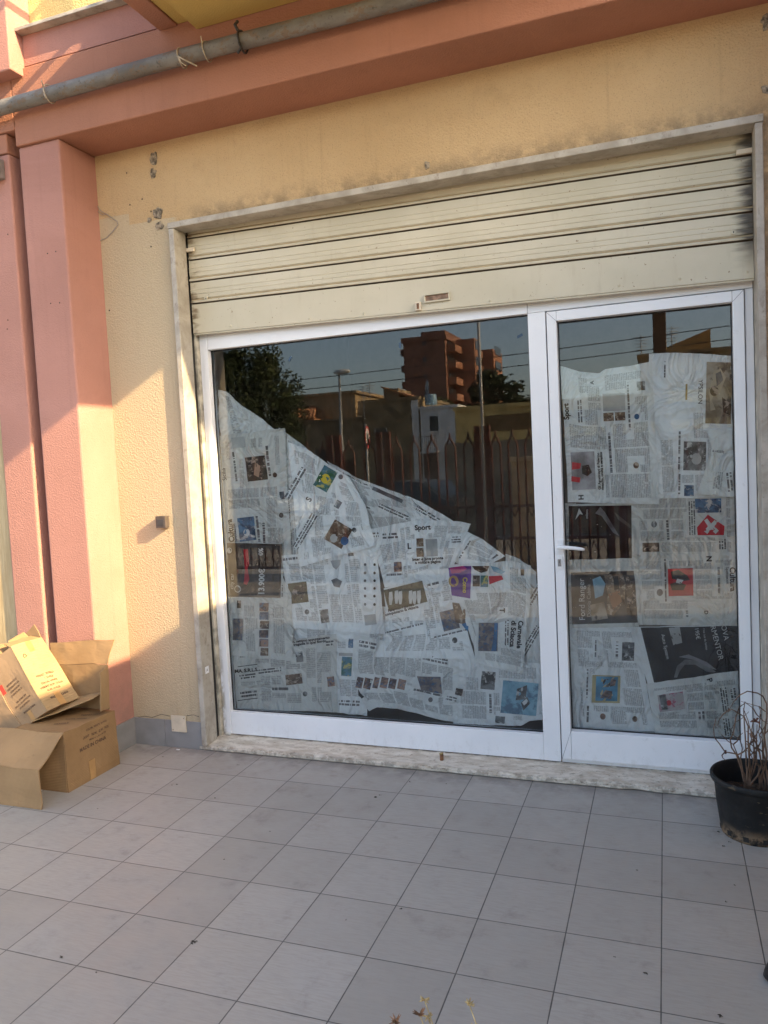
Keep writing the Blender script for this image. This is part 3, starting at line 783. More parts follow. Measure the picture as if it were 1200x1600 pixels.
        while t < 1-my-12/Bh:
            bh = rnd.uniform(38, 78)/Bh; tb = min(1-my, t+bh)
            if 1-my-tb < 22/Bh: tb = 1-my
            c = 0
            while c < cols:
                k = min(cols-c, rnd.choice((1, 2, 2, 3)) if cols > 2 else cols); s0, s1 = mx+c*cw, mx+(c+k)*cw; tt = t
                if rnd.random() < bare: c += k; tt = tb; continue
                if rnd.random() < .62 and k > 1 or rnd.random() < .3:
                    rowsn = rnd.choice((1, 1, 2)); h_ = 6.2*rowsn/Bh; e1 = s1-2/A-(s1-s0)*rnd.choice((0, .15, .4)); q4 = quad(s0+1/A, tt, e1, tt+h_); bx, hh_ = hit(q4)
                    if not hh_: lay(s0+1/A, tt, e1, tt+h_, 2, .0009, (rnd.random()*9, .016*rnd.randint(0, 300)+.0006, (e1-s0)*A*M_PX, .016*rowsn-.001)); tt += h_+2.2/Bh
                if rnd.random() < heads and (tb-tt)*Bh > 26:
                    q4 = quad(s0+1/A, tt, s0+cw-1.5/A, tt+17/Bh); bx, hh_ = hit(q4)
                    if not hh_: occ.append(bx); lay(s0+1/A, tt, s0+cw-1.5/A, tt+17/Bh, mi(PH[rnd.choice(('bw', 'dark', 'brown', 'bw'))]), .0010, None)
                for cc in range(c, c+k):
                    a0, a1 = mx+cc*cw+1.0/A, mx+(cc+1)*cw-1.4/A; end = tb-3/Bh-(rnd.random()*8/Bh if rnd.random() < .3 else 0); y_ = tt
                    while y_ < end-2/Bh:
                        y1_ = min(end, y_+6.5/Bh); bx, hh_ = hit(quad(a0, y_, a1, y1_))
                        if hh_:
                            for h0, h1 in ((0, .32), (.34, .66), (.68, 1)):
                                b0, b1 = a0+(a1-a0)*h0, a0+(a1-a0)*h1
                                if not hit(quad(b0, y_, b1, y1_))[1]: lay(b0, y_, b1, y1_, 1, .0007, (cc*3.1+seed+h0, y_*Bh*M_PX+cc*.0031, (b1-b0)*A*M_PX, (y1_-y_)*Bh*M_PX))
                        if not hh_: lay(a0, y_, a1, y1_, 1, .0007, (cc*3.1+seed, y_*Bh*M_PX+cc*.0031, (a1-a0)*A*M_PX, (y1_-y_)*Bh*M_PX))
                        y_ = y1_
                c += k
            t = tb
    o = mb.build('newspaper_page', mats); tag(o, label, 'newspaper', NEWS_G); return o

X = lambda y: (lambda px, py: py-y)      # horizontal fold
V_ = lambda x: (lambda px, py: px-x)
def line(x0, y0, x1, y1):
    L = math.hypot(x1-x0, y1-y0); return lambda px, py: ((py-y0)*(x1-x0)-(px-x0)*(y1-y0))/L

page('page showing only in the gap above the boxed notice page', 0, ((440, 940), (640, 950), (640, 1050), (440, 1045)), 0, 6)
# ---- big window, from the back of the pile to the front
page('crumpled page peeling at the top left corner of the window', 1, ((341, 609), (376, 632), (448, 690), (346, 700)), 0, 3, top=((355, 612),), amp=2.2, right=((412, 655),), tone=0, bare=.35)
page('page mostly hidden beneath the one with the capital S', 1, ((436, 668), (480, 700), (530, 905), (440, 900)), 90, 3, tone=0)
page('strip of page with sideways headlines at the right edge of the window', 1, ((790, 865), (838, 893), (849, 1105), (795, 1110)), -90, 4,
     (('hl', 828, 905, 837, 960), ('hl', 822, 975, 833, 1030), ('hl', 806, 930, 815, 1000)), top=((812, 873),))
page('page with an upside down headline at the bottom of the window', 2, ((517, 985), (578, 988), (574, 1118), (525, 1113)), 180, 2,
     (('ph', 534, 1026, 550, 1056, 'green'), ('bl', 530, 1020, 553, 1025, TINT), ('ph', 545, 998, 557, 1012, 'blue'), ('hl', 530, 1094, 562, 1104)))
page('ridge page with sloping torn top below the red fence reflection', 2, ((512, 720), (641, 777), (650, 822), (578, 842)), 0, 4,
     (('bl', 580, 770, 632, 776, GREYP), ('hl', 590, 796, 640, 804)), top=((545, 738), (560, 748), (600, 762)), amp=2.0, bare=.2)
page('thin page on the sloping edge left of the folded white corner', 2, ((636, 774), (726, 826), (722, 884), (648, 840)), 0, 4,
     (('hl', 648, 800, 690, 808, 0),), top=((660, 785), (700, 808)), amp=2.0, tone=2, bare=.35)
page('page with blue drink advert at the lower right of the window', 3, ((708, 1024), (845, 1036), (849, 1124), (708, 1131)), -90, 4,
     (('ph', 752, 1049, 774, 1077, 'bw'), ('ph', 784, 1065, 840, 1116, 'sea'), ('pg', [(808, 1076), (824, 1070), (822, 1092), (806, 1094)], 'bw'), ('pg', [(814, 1098), (824, 1088), (829, 1098), (818, 1110)], GREYP), ('pg', [(816, 1097), (823, 1091), (826, 1096), (819, 1102)], WHT), ('ph', 774, 1119, 789, 1130, 'bw')),
     bottom=((770, 1133), (815, 1134), (828, 1126)))
page('page with seven small portraits in a row, rumpled along the bottom', 4, ((553, 990), (718, 1027), (716, 1128), (577, 1111)), 0, 6,
     (('ph', 557, 1058, 567, 1075, 'face'), ('ph', 569, 1059, 581, 1076, 'face'), ('ph', 584, 1058, 592, 1075, 'face'), ('ph', 595, 1058, 606, 1075, 'face'), ('ph', 608, 1060, 619, 1076, 'face'), ('ph', 622, 1061, 634, 1077, 'face'),
      ('pg', [(652, 1056), (689, 1057), (691, 1084), (658, 1078)], 'city'), ('no', 650, 1054, 692, 1086), ('ph', 712, 1075, 723, 1086, 'dark'), ('ci', 673, 1093, 3.5, GREYP), ('hl', 646, 1080, 690, 1085), ('hl', 697, 1088, 714, 1096), ('pg', [(560, 1076), (564, 1082), (570, 1088), (566, 1091), (561, 1086)], BLACK)),
     bottom=((590, 1105), (622, 1107), (655, 1115), (690, 1125)), left=((550, 1040), (562, 1090)), amp=1.8)
page('page with a boxed notice at the bottom left of the window', 3, ((364, 1010), (526, 990), (528, 1113), (371, 1107)), 0, 6,
     (('tx', 'MA. S.R.L.S.', 386, 1047, 5.5, -2), ('bl', 372, 1039, 403, 1040, BLACK), ('bl', 372, 1092, 403, 1093, BLACK), ('hl', 375, 1053, 400, 1061), ('hl', 376, 1080, 402, 1090), ('hl', 404, 1044, 440, 1052), ('ph', 447, 1053, 473, 1069, 'brown'),
      ('ph', 512, 1057, 523, 1072, 'face'), ('ci', 477, 1084, 3.6, 'bw'), ('ph', 463, 1018, 474, 1034, 'bw'), ('tx', 'Masih, settimo appuntamento\nla tragedia in quel fiordo', 482, 1002.5, 4.2, 0), ('hl', 510, 1001, 522, 1010)), fold=line(366, 1036, 527, 1048))
page('dark car advert page with a large sideways price at the left edge', 5, ((352, 847), (438, 849), (458, 1033), (362, 1024)), 90, 3,
     (('bl', 354, 849, 440, 933, BROWNAD), ('bl', 375, 852, 437, 930, MIDAD), ('pg', [(381, 858), (388, 858), (390, 880), (387, 888), (390, 905), (386, 914), (381, 912), (383, 890)], RED), ('tx', '13.900€', 409, 908, 9, 90, WHT), ('tx', '0%', 408, 862, 7, 90, WHT),
      ('tx', 'city car', 364, 908, 6, 90, WHT, False), ('ci', 372, 920, 5, WHT), ('ci', 372, 920, 4, BROWNAD), ('ci', 359, 860, 4, WHT), ('ci', 359, 860, 3, BROWNAD), ('ph', 406, 942, 420, 955, 'face'), ('ph', 406, 956, 420, 968, 'blue'), ('ph', 407, 970, 421, 982, 'brown'), ('ph', 406, 984, 420, 996, 'face'), ('ph', 406, 998, 420, 1010, 'face'), ('ph', 408, 1012, 420, 1024, 'brown'),
      ('ph', 365, 966, 380, 1000, 'city'), ('ph', 371, 938, 377, 950, 'dark'), ('hl', 441, 912, 444, 933)), right=((439, 880), (443, 903), (456, 929)), fold=X(934))
page('page with a Cultura heading read from below, at the left edge of the window', 3, ((344, 681), (446, 669), (456, 880), (355, 880)), 90, 4,
     (('tx', 'Cultura', 360.5, 829, 8.5, 90), ('tx', 'Spettacoli', 367.5, 833, 5.5, 90, BLACK, False), ('ph', 385, 713, 417, 751, 'dark'), ('pg', [(399, 722), (407, 728), (405, 746), (397, 742)], flat('print_skin', (.45, .28, .20))), ('ph', 373, 808, 399, 845, 'blue'), ('ci', 386, 832, 5, WHT), ('tx', 'Sicilia', 350.5, 741, 6.5, 90, BLACK, False), ('bl', 363, 683, 383, 700, TINT),
      ('ph', 438, 768, 445, 780, 'bw'), ('ci', 430, 742, 3.6, 'dark'), ('ci', 440, 805, 3.6, 'dark'), ('hl', 366, 706, 371, 752), ('hl', 418, 696, 424, 745), ('hl', 402, 806, 408, 846)), fold=line(345, 782, 452, 772), tone=1)
page('large page with maps and rows of weather symbols in the middle of the window', 4, ((440, 868), (588, 850), (602, 991), (457, 981)), 0, 7,
     tuple([('ph', 452, 910, 481, 942, 'pitch'), ('pg', [(457, 925), (462, 915), (472, 914), (479, 920), (474, 936), (466, 930), (460, 938)], 'dark'), ('no', 450, 908, 483, 944), ('ph', 501, 952, 514, 973, 'bw'), ('ci', 480, 956, 3.6, 'bw'),
      ('pg', [(517, 876), (533, 874), (532, 882), (526, 890), (521, 886)], TINT), ('pg', [(518, 906), (526, 903), (535, 908), (531, 918), (522, 916)], GREYP), ('no', 514, 870, 538, 922), ('no', 564, 868, 596, 950), ('bl', 570, 960, 588, 976, TINT), ('hl', 443, 871, 466, 877)]
      + [('ci', x, yy, 2.0, mt) for x, mt in ((571, GREYP), (586, BLACK)) for yy in (882, 895, 907, 919, 931, 944)]), fold=X(925))
page('page with a bold S and a green and yellow picture, tilted', 6, ((451, 691), (546, 746), (588, 852), (468, 886)), 90, 5,
     (('tx', 'S', 483, 780, 9, 90), ('ph', 497, 730, 521, 766, 'green'), ('ci', 509, 748, 7, YELP), ('ci', 509, 749, 4.5, 'green'), ('ph', 513, 817, 545, 852, 'brown'), ('ci', 522, 841, 6, WHT), ('ci', 539, 845, 6, BLUP), ('ph', 524, 782, 533, 794, 'bw'), ('ci', 533, 745, 3.5, GREYP), ('ci', 554, 828, 3.5, 'bw'), ('hl', 458, 728, 468, 782), ('hl', 472, 800, 484, 860)),
     top=((478, 700), (500, 716)), right=((572, 790), (579, 825)), amp=1.5, tone=2, fold=line(452, 792, 570, 775))
page('page headed Sport with a small league table, upright', 4, ((577, 827), (736, 818), (704, 896), (602, 918)), 0, 6,
     (('tx', 'Sport', 661, 825, 8, 0), ('tx', 'L', 640, 853, 9, 0), ('ph', 651, 841, 662, 854, 'brown'), ('ph', 651, 856, 662, 870, 'brown'), ('tx', 'Inter e Juve pronte\na voltare pagina', 669, 876, 4.6, 0), ('bl', 666, 842, 684, 869, TINT), ('hl', 598, 833, 622, 843), ('hl', 580, 832, 592, 841),
      ('ph', 616, 878, 628, 893, 'face'), ('hl', 604, 896, 629, 901), ('hl', 706, 838, 720, 849)), tone=2, bare=.16, bottom=((670, 902), (650, 912))[::-1], fold=V_(633), top=((650, 812), (720, 815)))
page('folded white page corner with one sideways headline, left of the mullion', 5, ((723, 827), (790, 869), (763, 883), (717, 881)), -90, 3,
     (('hl', 724, 842, 728, 874),), top=((755, 843),), tone=2, amp=1.4, bare=.3)
page('page with a football team photograph on a brown pitch', 5, ((600, 919), (706, 893), (743, 1030), (581, 1026)), 0, 6,
     tuple([('ph', 603, 914, 665, 948, 'pitch')] + [('pg', [(x-2.5, 924+dy), (x+2.5, 923+dy), (x+3.2, 934+dy), (x+1.5, 944+dy), (x-2, 944+dy), (x-3.2, 934+dy)], WHT) for x, dy in ((611, 1), (620, -1), (626, 0), (642, -1), (648, 0), (655, -1))]
      + [('tx', 'Palermo, i giovani\nconquistano la vittoria', 628, 952, 4.3, 0), ('ph', 690, 953, 716, 984, 'city'), ('pg', [(707, 941), (732, 944), (733, 986), (722, 974), (712, 972)], 'brown'), ('no', 688, 940, 735, 988), ('pg', [(722, 975), (733, 970), (732, 987)], BLUP), ('hl', 678, 988, 732, 992), ('ci', 711, 1000, 4.2, 'bw'), ('hl', 602, 980, 662, 984), ('hl', 668, 910, 688, 916)]), fold=V_(671), left=((603, 950), (602, 1000)))
page('page headed Carnevale di Sciacca, hung sideways with a purple advert', 6, ((702, 882), (830, 884), (817, 1053), (743, 1037)), -90, 4,
     (('pg', [(701, 887), (724, 884), (737, 884), (735, 935), (706, 930)], PURP), ('pg', [(703, 887), (724, 884), (730, 888), (722, 894), (706, 896)], flat('print_magenta', (.48, .06, .22))), ('no', 698, 880, 738, 937), ('tx', 'Como', 727, 914, 7, -90, YELP), ('ci', 709, 908, 8, flat('print_gold', (.50, .32, .10))), ('ci', 709, 908, 5, PURP), ('ph', 739, 899, 750, 916, 'dark'), ('ph', 751, 899, 763, 917, 'green'),
      ('pg', [(738, 884), (765, 884), (762, 892), (752, 895), (742, 890)], 'dark'), ('pg', [(767, 884), (776, 886), (790, 893), (784, 897), (772, 893)], 'sea'), ('pg', [(764, 900), (784, 899), (787, 905), (775, 909), (765, 913)], RED), ('no', 737, 882, 793, 920), ('ph', 814, 889, 819, 899, 'dark'),
      ('tx', 'T', 785, 953.5, 8, -90), ('ph', 748, 973, 778, 1017, 'city'), ('pg', [(773, 973), (778, 973), (776, 1017), (768, 1017), (772, 992)], BLUP), ('tx', 'Carnevale', 813, 991, 7.8, -93), ('tx', 'di Sciacca', 802, 990, 7.8, -93), ('hl', 788, 968, 795, 1008)),
     fold=line(705, 938, 828, 946), tone=0, right=((828, 950), (822, 990)), left=((712, 925), (741, 1010)), top=((765, 879), (800, 876)))

# ---- glazed door
page('page with a blue picture of two women at the lower left of the door', 1, ((889, 975), (992, 978), (1024, 1143), (897, 1138)), -90, 5,
     (('ph', 972, 1003, 991, 1032, 'bw'), ('bl', 925, 1055, 969, 1098, flat('print_straw', (.48, .40, .22))), ('bl', 931, 1057, 965, 1095, flat('print_sky', (.12, .33, .50), .3, 8)), ('ci', 948, 1067, 6, 'dark'), ('pg', [(938, 1090), (946, 1078), (957, 1080), (955, 1092)], 'face'), ('pg', [(955, 1060), (963, 1062), (961, 1071), (953, 1073)], 'face'), ('ci', 942, 1119, 4.4, 'face'), ('ci', 992, 1123, 4.2, 'dark'), ('hl', 915, 1045, 919, 1090), ('hl', 928, 1000, 932, 1026), ('hl', 960, 1002, 966, 1028), ('hl', 915, 1102, 920, 1130)), fold=X(1033))
page('page with a white cross on a red flag picture, in the door', 2, ((984, 770), (1148, 766), (1151, 872), (993, 872)), -90, 5,
     (('ph', 1086, 779, 1127, 801, 'blue'), ('pg', [(1089, 824), (1106, 804), (1132, 822), (1131, 836), (1090, 836)], RED), ('pg', [(1100, 813), (1105, 810), (1111, 818), (1118, 811), (1122, 815), (1116, 822), (1123, 829), (1118, 834), (1111, 827), (1105, 834), (1100, 830), (1106, 822)], WHT), ('no', 1086, 802, 1134, 838), ('ci', 1022, 819, 4.6, 'bw'), ('ph', 1004, 848, 1030, 862, 'dark'), ('hl', 1075, 783, 1086, 836), ('hl', 1122, 842, 1134, 858)))
page('dark advert page with a triangular badge, left edge of the door', 2, ((886, 787), (990, 786), (994, 879), (891, 878)), 90, 3,
     (('bl', 889, 790, 987, 876, DARKAD), ('pg', [(899, 812), (905, 794), (911, 804), (906, 803)], WHT), ('tx', 'milano', 917, 803, 4, 90, WHT, False), ('pg', [(930, 802), (938, 792), (945, 800), (968, 838), (958, 832), (940, 806)], GREYP), ('pg', [(960, 800), (985, 820), (986, 826), (966, 812)], MIDAD)), body=False)
page('dark pickup truck advert page with pale sideways lettering, left side of the door', 3, ((889, 875), (995, 872), (999, 979), (895, 981)), 90, 3,
     (('bl', 893, 893, 997, 974, MIDAD), ('tx', 'Ford Ranger', 910.5, 936, 9.5, 90, WHT, False), ('tx', 'Doppia Cabina', 921, 938, 6.2, 90, TINT, False), ('pg', [(926, 905), (938, 900), (946, 912), (942, 930), (930, 935)], 'sea'), ('pg', [(944, 898), (972, 896), (978, 912), (976, 940), (958, 962), (946, 958), (950, 930)], 'brown'), ('pg', [(950, 928), (968, 922), (972, 940), (958, 952)], flat('print_rust', (.30, .14, .08))), ('pg', [(958, 900), (966, 900), (968, 920), (960, 922)], BLACK), ('pg', [(922, 945), (944, 940), (950, 966), (925, 970)], 'beige'), ('pg', [(978, 900), (995, 905), (995, 965), (980, 960)], 'dark')), body=False)
page('page with a pale beige car advert at the upper right of the door', 3, ((1014, 553), (1142, 556), (1146, 776), (1026, 779)), -90, 5,
     (('ph', 1103, 566, 1143, 662, 'beige'), ('pg', [(1115, 580), (1126, 576), (1134, 590), (1124, 616), (1117, 612), (1112, 625), (1118, 640), (1110, 642), (1108, 612)], flat('print_sand', (.46, .38, .28))), ('pg', [(1118, 584), (1126, 580), (1130, 594), (1120, 604)], GREYP), ('ci', 1116, 611, 7, 'dark'), ('pg', [(1128, 620), (1143, 632), (1142, 650), (1130, 644)], 'dark'),
      ('tx', 'YPSILON', 1094.5, 612, 7.2, -90, BLACK, False), ('bl', 1071, 600, 1074, 625, flat('print_ochre', (.45, .33, .14))), ('hl', 1036, 565, 1040, 590, -90), ('ph', 1068, 690, 1103, 735, 'bw'), ('ci', 1088, 717, 8, TINT), ('ph', 1069, 758, 1084, 775, 'blue'), ('hl', 1058, 674, 1063, 734), ('hl', 1058, 740, 1063, 772), ('no', 1088, 588, 1100, 640)),
     fold=X(664), amp=1.3, tone=2, top=((1060, 551), (1100, 553)), bare=.2)
page('crumpled page hanging loose at the right edge of the door glass', 5, ((1104, 672), (1144, 668), (1147, 776), (1088, 772)), -90, 3,
     (('tx', 'lettere', 1122, 706, 5, 170, BLACK, False), ('hl', 1134, 738, 1144, 768)), left=((1112, 700), (1100, 740)), amp=3, tone=0, bare=.3)
page('page headed Sport read from below, hanging at the upper left of the door', 4, ((876, 572), (1018, 565), (1031, 788), (888, 785)), 90, 5,
     (('tx', 'Sport', 886, 643, 8.2, 90), ('tx', 'A', 925, 598, 6, 90), ('tx', 'H', 908, 777, 8, 90), ('ph', 943, 645, 959, 658, 'brown'), ('ph', 961, 644, 977, 657, 'brown'), ('bl', 942, 615, 977, 642, TINT), ('ph', 995, 596, 1008, 610, 'bw'), ('ci', 995, 651, 4, BLUP), ('tx', 'Gli Agostiniani di Palermo\nrinascita, umiltà e semplice', 938.5, 736, 4.0, 90), ('bl', 893, 706, 930, 765, flat('print_mist', (.36, .35, .36), .3, 12)), ('pg', [(909, 728), (920, 726), (925, 738), (918, 744), (910, 740)], BLACK), ('ci', 917, 735, 3, TINT), ('pg', [(894, 722), (908, 724), (907, 732), (894, 734)], RED), ('pg', [(893, 744), (907, 746), (906, 754), (893, 752)], RED),
      ('ci', 994, 727, 4.5, 'brown'), ('hl', 903, 625, 911, 660), ('hl', 981, 598, 986, 672), ('no', 880, 574, 903, 630)),
     top=((905, 581), (936, 583), (945, 577), (985, 571)), fold=line(880, 680, 1026, 673), amp=1.3, tone=0)
page('page headed Cultura with two dark figures on a red picture, in the door', 4, ((989, 868), (1151, 864), (1154, 978), (997, 976)), -90, 6,
     (('tx', 'Cultura', 1145, 905, 9, -90), ('tx', 'Spettacoli', 1136, 899, 5, -90, BLACK, False), ('tx', 'N', 1108, 873, 8.5, -90), ('tx', 'D', 1103.5, 957, 6, -90), ('bl', 1044, 888, 1083, 931, RED), ('pg', [(1048, 893), (1060, 890), (1074, 899), (1078, 906), (1066, 908), (1050, 904)], BLACK), ('pg', [(1047, 912), (1060, 908), (1072, 914), (1068, 922), (1050, 922)], BLACK), ('pg', [(1058, 904), (1068, 906), (1064, 912), (1056, 910)], WHT), ('ci', 1031, 925.5, 5, GREYP), ('hl', 1037, 873, 1041, 940), ('hl', 1119, 885, 1125, 928)), fold=line(990, 868, 1150, 866), bare=.12)
page('black car advert page with large white sideways letters, low in the door', 3, ((987, 979), (1154, 976), (1156, 1052), (1012, 1069)), -90, 3,
     (('pg', [(1001, 980), (1080, 979), (1154, 977), (1155, 1050), (1088, 1058), (1022, 1066)], DARKAD), ('pg', [(1045, 981), (1062, 979), (1066, 1004), (1052, 1008)], TINT), ('tx', 'Auto System', 1039, 1010, 5.6, -79, WHT, False), ('tx', 'NOVA', 1132, 984, 8.5, -79, WHT, False), ('tx', 'FORMENTOR', 1118.5, 997, 8.6, -77, WHT, False), ('tx', '195€', 1090, 990, 6.5, -83, WHT, False), ('tx', '+iva tua da listino', 1102, 998, 3.6, -83, WHT, False),
      ('pg', [(1053, 1058), (1058, 1040), (1070, 1030), (1090, 1030), (1112, 1044), (1120, 1050), (1104, 1049), (1086, 1038), (1070, 1038), (1062, 1048), (1058, 1058)], GREYP), ('pg', [(1060, 1026), (1076, 1022), (1104, 1034), (1120, 1046), (1110, 1044), (1084, 1030)], flat('print_steel', (.24, .24, .25))), ('pg', [(1078, 1046), (1086, 1042), (1104, 1054), (1082, 1058)], BLACK)), body=False, amp=1.2)
page('page with a pink flower picture at the lower right corner of the door', 4, ((1010, 1068), (1156, 1047), (1158, 1152), (1024, 1145)), -90, 5,
     (('tx', 'P', 1109, 1062.5, 8.5, -82), ('ph', 1029, 1083, 1069, 1110, 'pink'), ('ci', 1045, 1098, 4, RED), ('pg', [(1030, 1086), (1040, 1085), (1044, 1108), (1034, 1109)], 'bw'), ('hl', 1126, 1074, 1137, 1112), ('hl', 1130, 1122, 1141, 1150), ('hl', 1140, 1075, 1150, 1095)), fold=line(1018, 1120, 1158, 1105), tone=0)
page('sliver of page showing along the left edge of the door glass', 0, ((872, 786), (900, 786), (905, 1139), (890, 1138)), 90, 4)

# ------------------------------------------------------------------ cardboard boxes
def cpart(name, mb, mat, root, label=None):
    o = mb.build(name, mat, root); o.matrix_parent_inverse = Matrix.Translation(-Vector(root.location))
    if label: o['label'] = label
    return o
TH = .006
CX = -3.155
A = empty('cardboard_box', (-3.45, -.22, 0), 'brown cardboard box on the floor tiles, its front flap folded down to the floor', 'box', 'cardboard boxes piled by the pink pier')
w = MB()
w.slab([(CX, -.434, 0), (CX+.004, -.004, 0), (CX-.006, -.004, .335), (CX-.004, -.434, .345)], TH)           # right side
w.box(-3.95, CX-.008, -.012, -.005, 0, .33); w.box(-3.95, CX-.008, -.43, -.012, .001, .008)
w.slab([(-3.52, -.434, .342), (CX-.004, -.434, .346), (CX-.006, -.004, .336), (-3.52, -.004, .332)], TH)   # top
w.slab([(-3.352, -.430, .30), (-3.352, -.432, .001), (CX-.008, -.432, .001), (CX-.008, -.430, .33)], -TH)
tw = MB(); 
cb = cpart('body', w, CARD, A)
w = MB()
def ctext(mb, s, o, ax, ay, size, mi=0, bold=True, lift=.0012):
    ax, ay = Vector(ax).normalized(), Vector(ay).normalized(); n = ax.cross(ay)
    put_text(mb, s, Vector(o)+n*lift, ax, ay, size, mi, bold)
yv = (0.004/.43, 1, -.01); zv = (-.012, 0, 1)
ctext(w, 'MADE IN CHINA', (CX-.001, -.215, .205), yv, zv, .021)
ctext(w, 'WEIGHT   N.W.  G.W.  KGS', (CX-.003, -.19, .262), yv, zv, .014); ctext(w, 'COLOR: WHITE  24 PCS', (CX-.004, -.17, .300), yv, zv, .012); ctext(w, 'MEAS: 61 x 42 x 34 CM', (CX-.003, -.17, .236), yv, zv, .010)
for i, s_ in enumerate(('FRAGILE', 'DOM. 60X43', 'PERNO VITE')):
    ctext(w, s_, (-3.30+.03*i, -.30+.09*i, .3445), (1, .5, 0), (-.5, 1, 0), .016)
cpart('print', w, BRNINK, cb)
w = MB().slab([(CX+.0042, -.26, .004), (CX+.0045, -.215, .004), (CX+.003, -.215, .115), (CX+.0025, -.26, .115)], .001)
cpart('tape', w, TAPE, A)
w = MB().slab([(-3.92, -.434, .338), (-3.90, -.648, .216), (-3.135, -.648, .218), (CX-.004, -.436, .343)], TH)
w.slab([(-3.90, -.652, .215), (-3.90, -.662, .002), (-3.140, -.655, .002), (-3.135, -.651, .217)], TH)
cpart('flap', w, m_card('cardboard_flap', (.33, .21, .105, 1), 'x'), A)

Cc = empty('cardboard_box', (-3.37, -.02, .34), 'open empty cardboard box leaning on the pink pier behind the others, tall flap upright', 'box', 'cardboard boxes piled by the pink pier')
w = MB()
w.slab([(-3.60, -.028, .34), (-3.172, -.028, .35), (-3.172, -.022, .628), (-3.60, -.022, .608)], -TH)
w.slab([(-3.176, -.030, .36), (-3.165, -.12, .37), (-3.172, -.10, .60), (-3.176, -.026, .625)], TH)
w.slab([(-3.62, -.24, .34), (-3.60, -.03, .345), (-3.60, -.024, .606), (-3.63, -.24, .58)], TH)
cpart('body', w, CARDIN, Cc)
w = MB().slab([(-3.60, -.022, .610), (-3.172, -.022, .630), (-3.128, .012, .772), (-3.64, .010, .742)], -TH)
cpart('flap', w, CARDIN, Cc)
w = MB().slab([(-3.46, -.37, .362), (-3.20, -.14, .452), (-3.21, -.035, .462), (-3.58, -.035, .38)], .005)
cpart('flap', w, CARDX, Cc)

# box tilted on its corner, its label side in the sun
P4 = Vector((-3.345, -.35, .435)); ua = Vector((-.552, 0, .834)); ub = Vector((-.834, 0, -.552)); uy = Vector((0, 1, 0))
T3 = empty('cardboard_box', (-3.5, -.22, .36), 'tilted cardboard box with printed sunlit side, lying on top of the other boxes', 'box', 'cardboard boxes piled by the pink pier')
q = lambda a, b, y: P4 + ua*a + ub*b + uy*y
w = MB(); La, Lb, Ly = .445, .235, .255
w.slab([q(0, 0, 0), q(0, 0, Ly), q(La, 0, Ly), q(La, 0, 0)], TH)       # label side
cpart('side', w, CARDX, T3)
w = MB()
w.slab([q(0, .004, .001), q(La, .004, .001), q(La, Lb, .001), q(0, Lb, .001)], TH)
w.slab([q(0, .004, Ly-.001), q(0, Lb, Ly-.001), q(La, Lb, Ly-.001), q(La, .004, Ly-.001)], TH)
w.slab([q(-.001, .002, .004), q(-.001, Lb, .004), q(-.001, Lb, Ly-.004), q(-.001, .002, Ly-.004)], TH)
w.slab([q(0, Lb, 0), q(La, Lb, 0), q(La, Lb, Ly), q(0, Lb, Ly)], TH)
w.slab([q(0, Lb+.004, -.004), q(.46, Lb+.004, -.004), q(.46, Lb+.20, -.004), q(.10, Lb+.20, -.004)], TH)
bb = cpart('body', w, m_card('cardboard_pinkish', (.35, .235, .135, 1), 'y'), T3)
w = MB()
w.slab([q(La+.002, 0, Ly), q(La+.002, .10, Ly), q(La+.085, .13, Ly+.01), q(La+.10, .02, Ly+.02)], .005)
w.slab([q(La+.002, .01, .0), q(La+.002, .01, Ly), q(La+.05, .055, Ly-.02), q(La+.045, .06, .02)], .005)
w.slab([q(La+.002, .10, .0), q(La+.002, .10, Ly), q(La+.075, .16, Ly-.01), q(La+.08, .15, .03)], .005)
w.slab([q(La+.002, .06, .10), q(La+.002, .07, Ly), q(La+.10, .10, Ly-.01), q(La+.07, .10, .10)], .004)
cpart('flap', w, CARDIN, T3)
w = MB(); ax, ay = uy, ua
for i, (s_, sz) in enumerate((('PERNO  VITELLI', .0135), ('QTY: 24 PCS', .0125), ('COLOR: WHITE', .0125), ('WEIGHT N.W. 13 KGS', .0125), ('         G.W. 14 KGS', .0125))):
    ctext(w, s_, q(.215-.026*i, 0, .125), (0, 1, 0), ua, sz, 0)
ctext(w, 'MADE IN CHINA', q(.062, 0, .14), (0, 1, 0), ua, .0135)
tri = [(math.cos(a)*.018, math.sin(a)*.018) for a in (math.pi/2, math.pi*7/6, math.pi*11/6)]
for i in range(3):
    (x0, z0), (x1, z1) = tri[i-1], tri[i]; o0 = q(.36, -.0012, .055)
    f = lambda t: o0 + uy*(x0+(x1-x0)*t) + ua*(z0+(z1-z0)*t)
    w.tube([f(.12), f(.82)], .0022, 4)
cpart('print', w, BRNINK, T3)
w = MB(); fx = (ua*-.8+ub*.0).normalized()
rows = ('PRODOTTO IMPORTATO', 'E DISTRIBUITO DA', 'E DI MARSON', 'VERITE SRL')
fdir = (-ub); fup = ua
for i, s_ in enumerate(('IMPORTATO E', 'DISTRIBUITO DA', 'DI MADISON', 'E VENITE SRL B')): ctext(w, s_, q(.27-.022*i, .13, .0008), fdir, fup, .011)
for i, s_ in enumerate(('VIA ROMA 584', 'SALITO DI NAPOLI NA', 'P IVA 06996734')): ctext(w, s_, q(.155-.022*i, .125, .0008), fdir, fup, .011)
ctext(w, 'MADE IN CHINA', q(.072, .11, .0008), fdir, fup, .0115)
cpart('print', w, BRNINK, T3)
w = MB(); w.slab([q(.24, .205, -.0012), q(.30, .205, -.0012), q(.30, .235, -.0012), q(.24, .235, -.0012)], .0006)
cpart('red_mark', w, REDINK, T3)
w = MB()
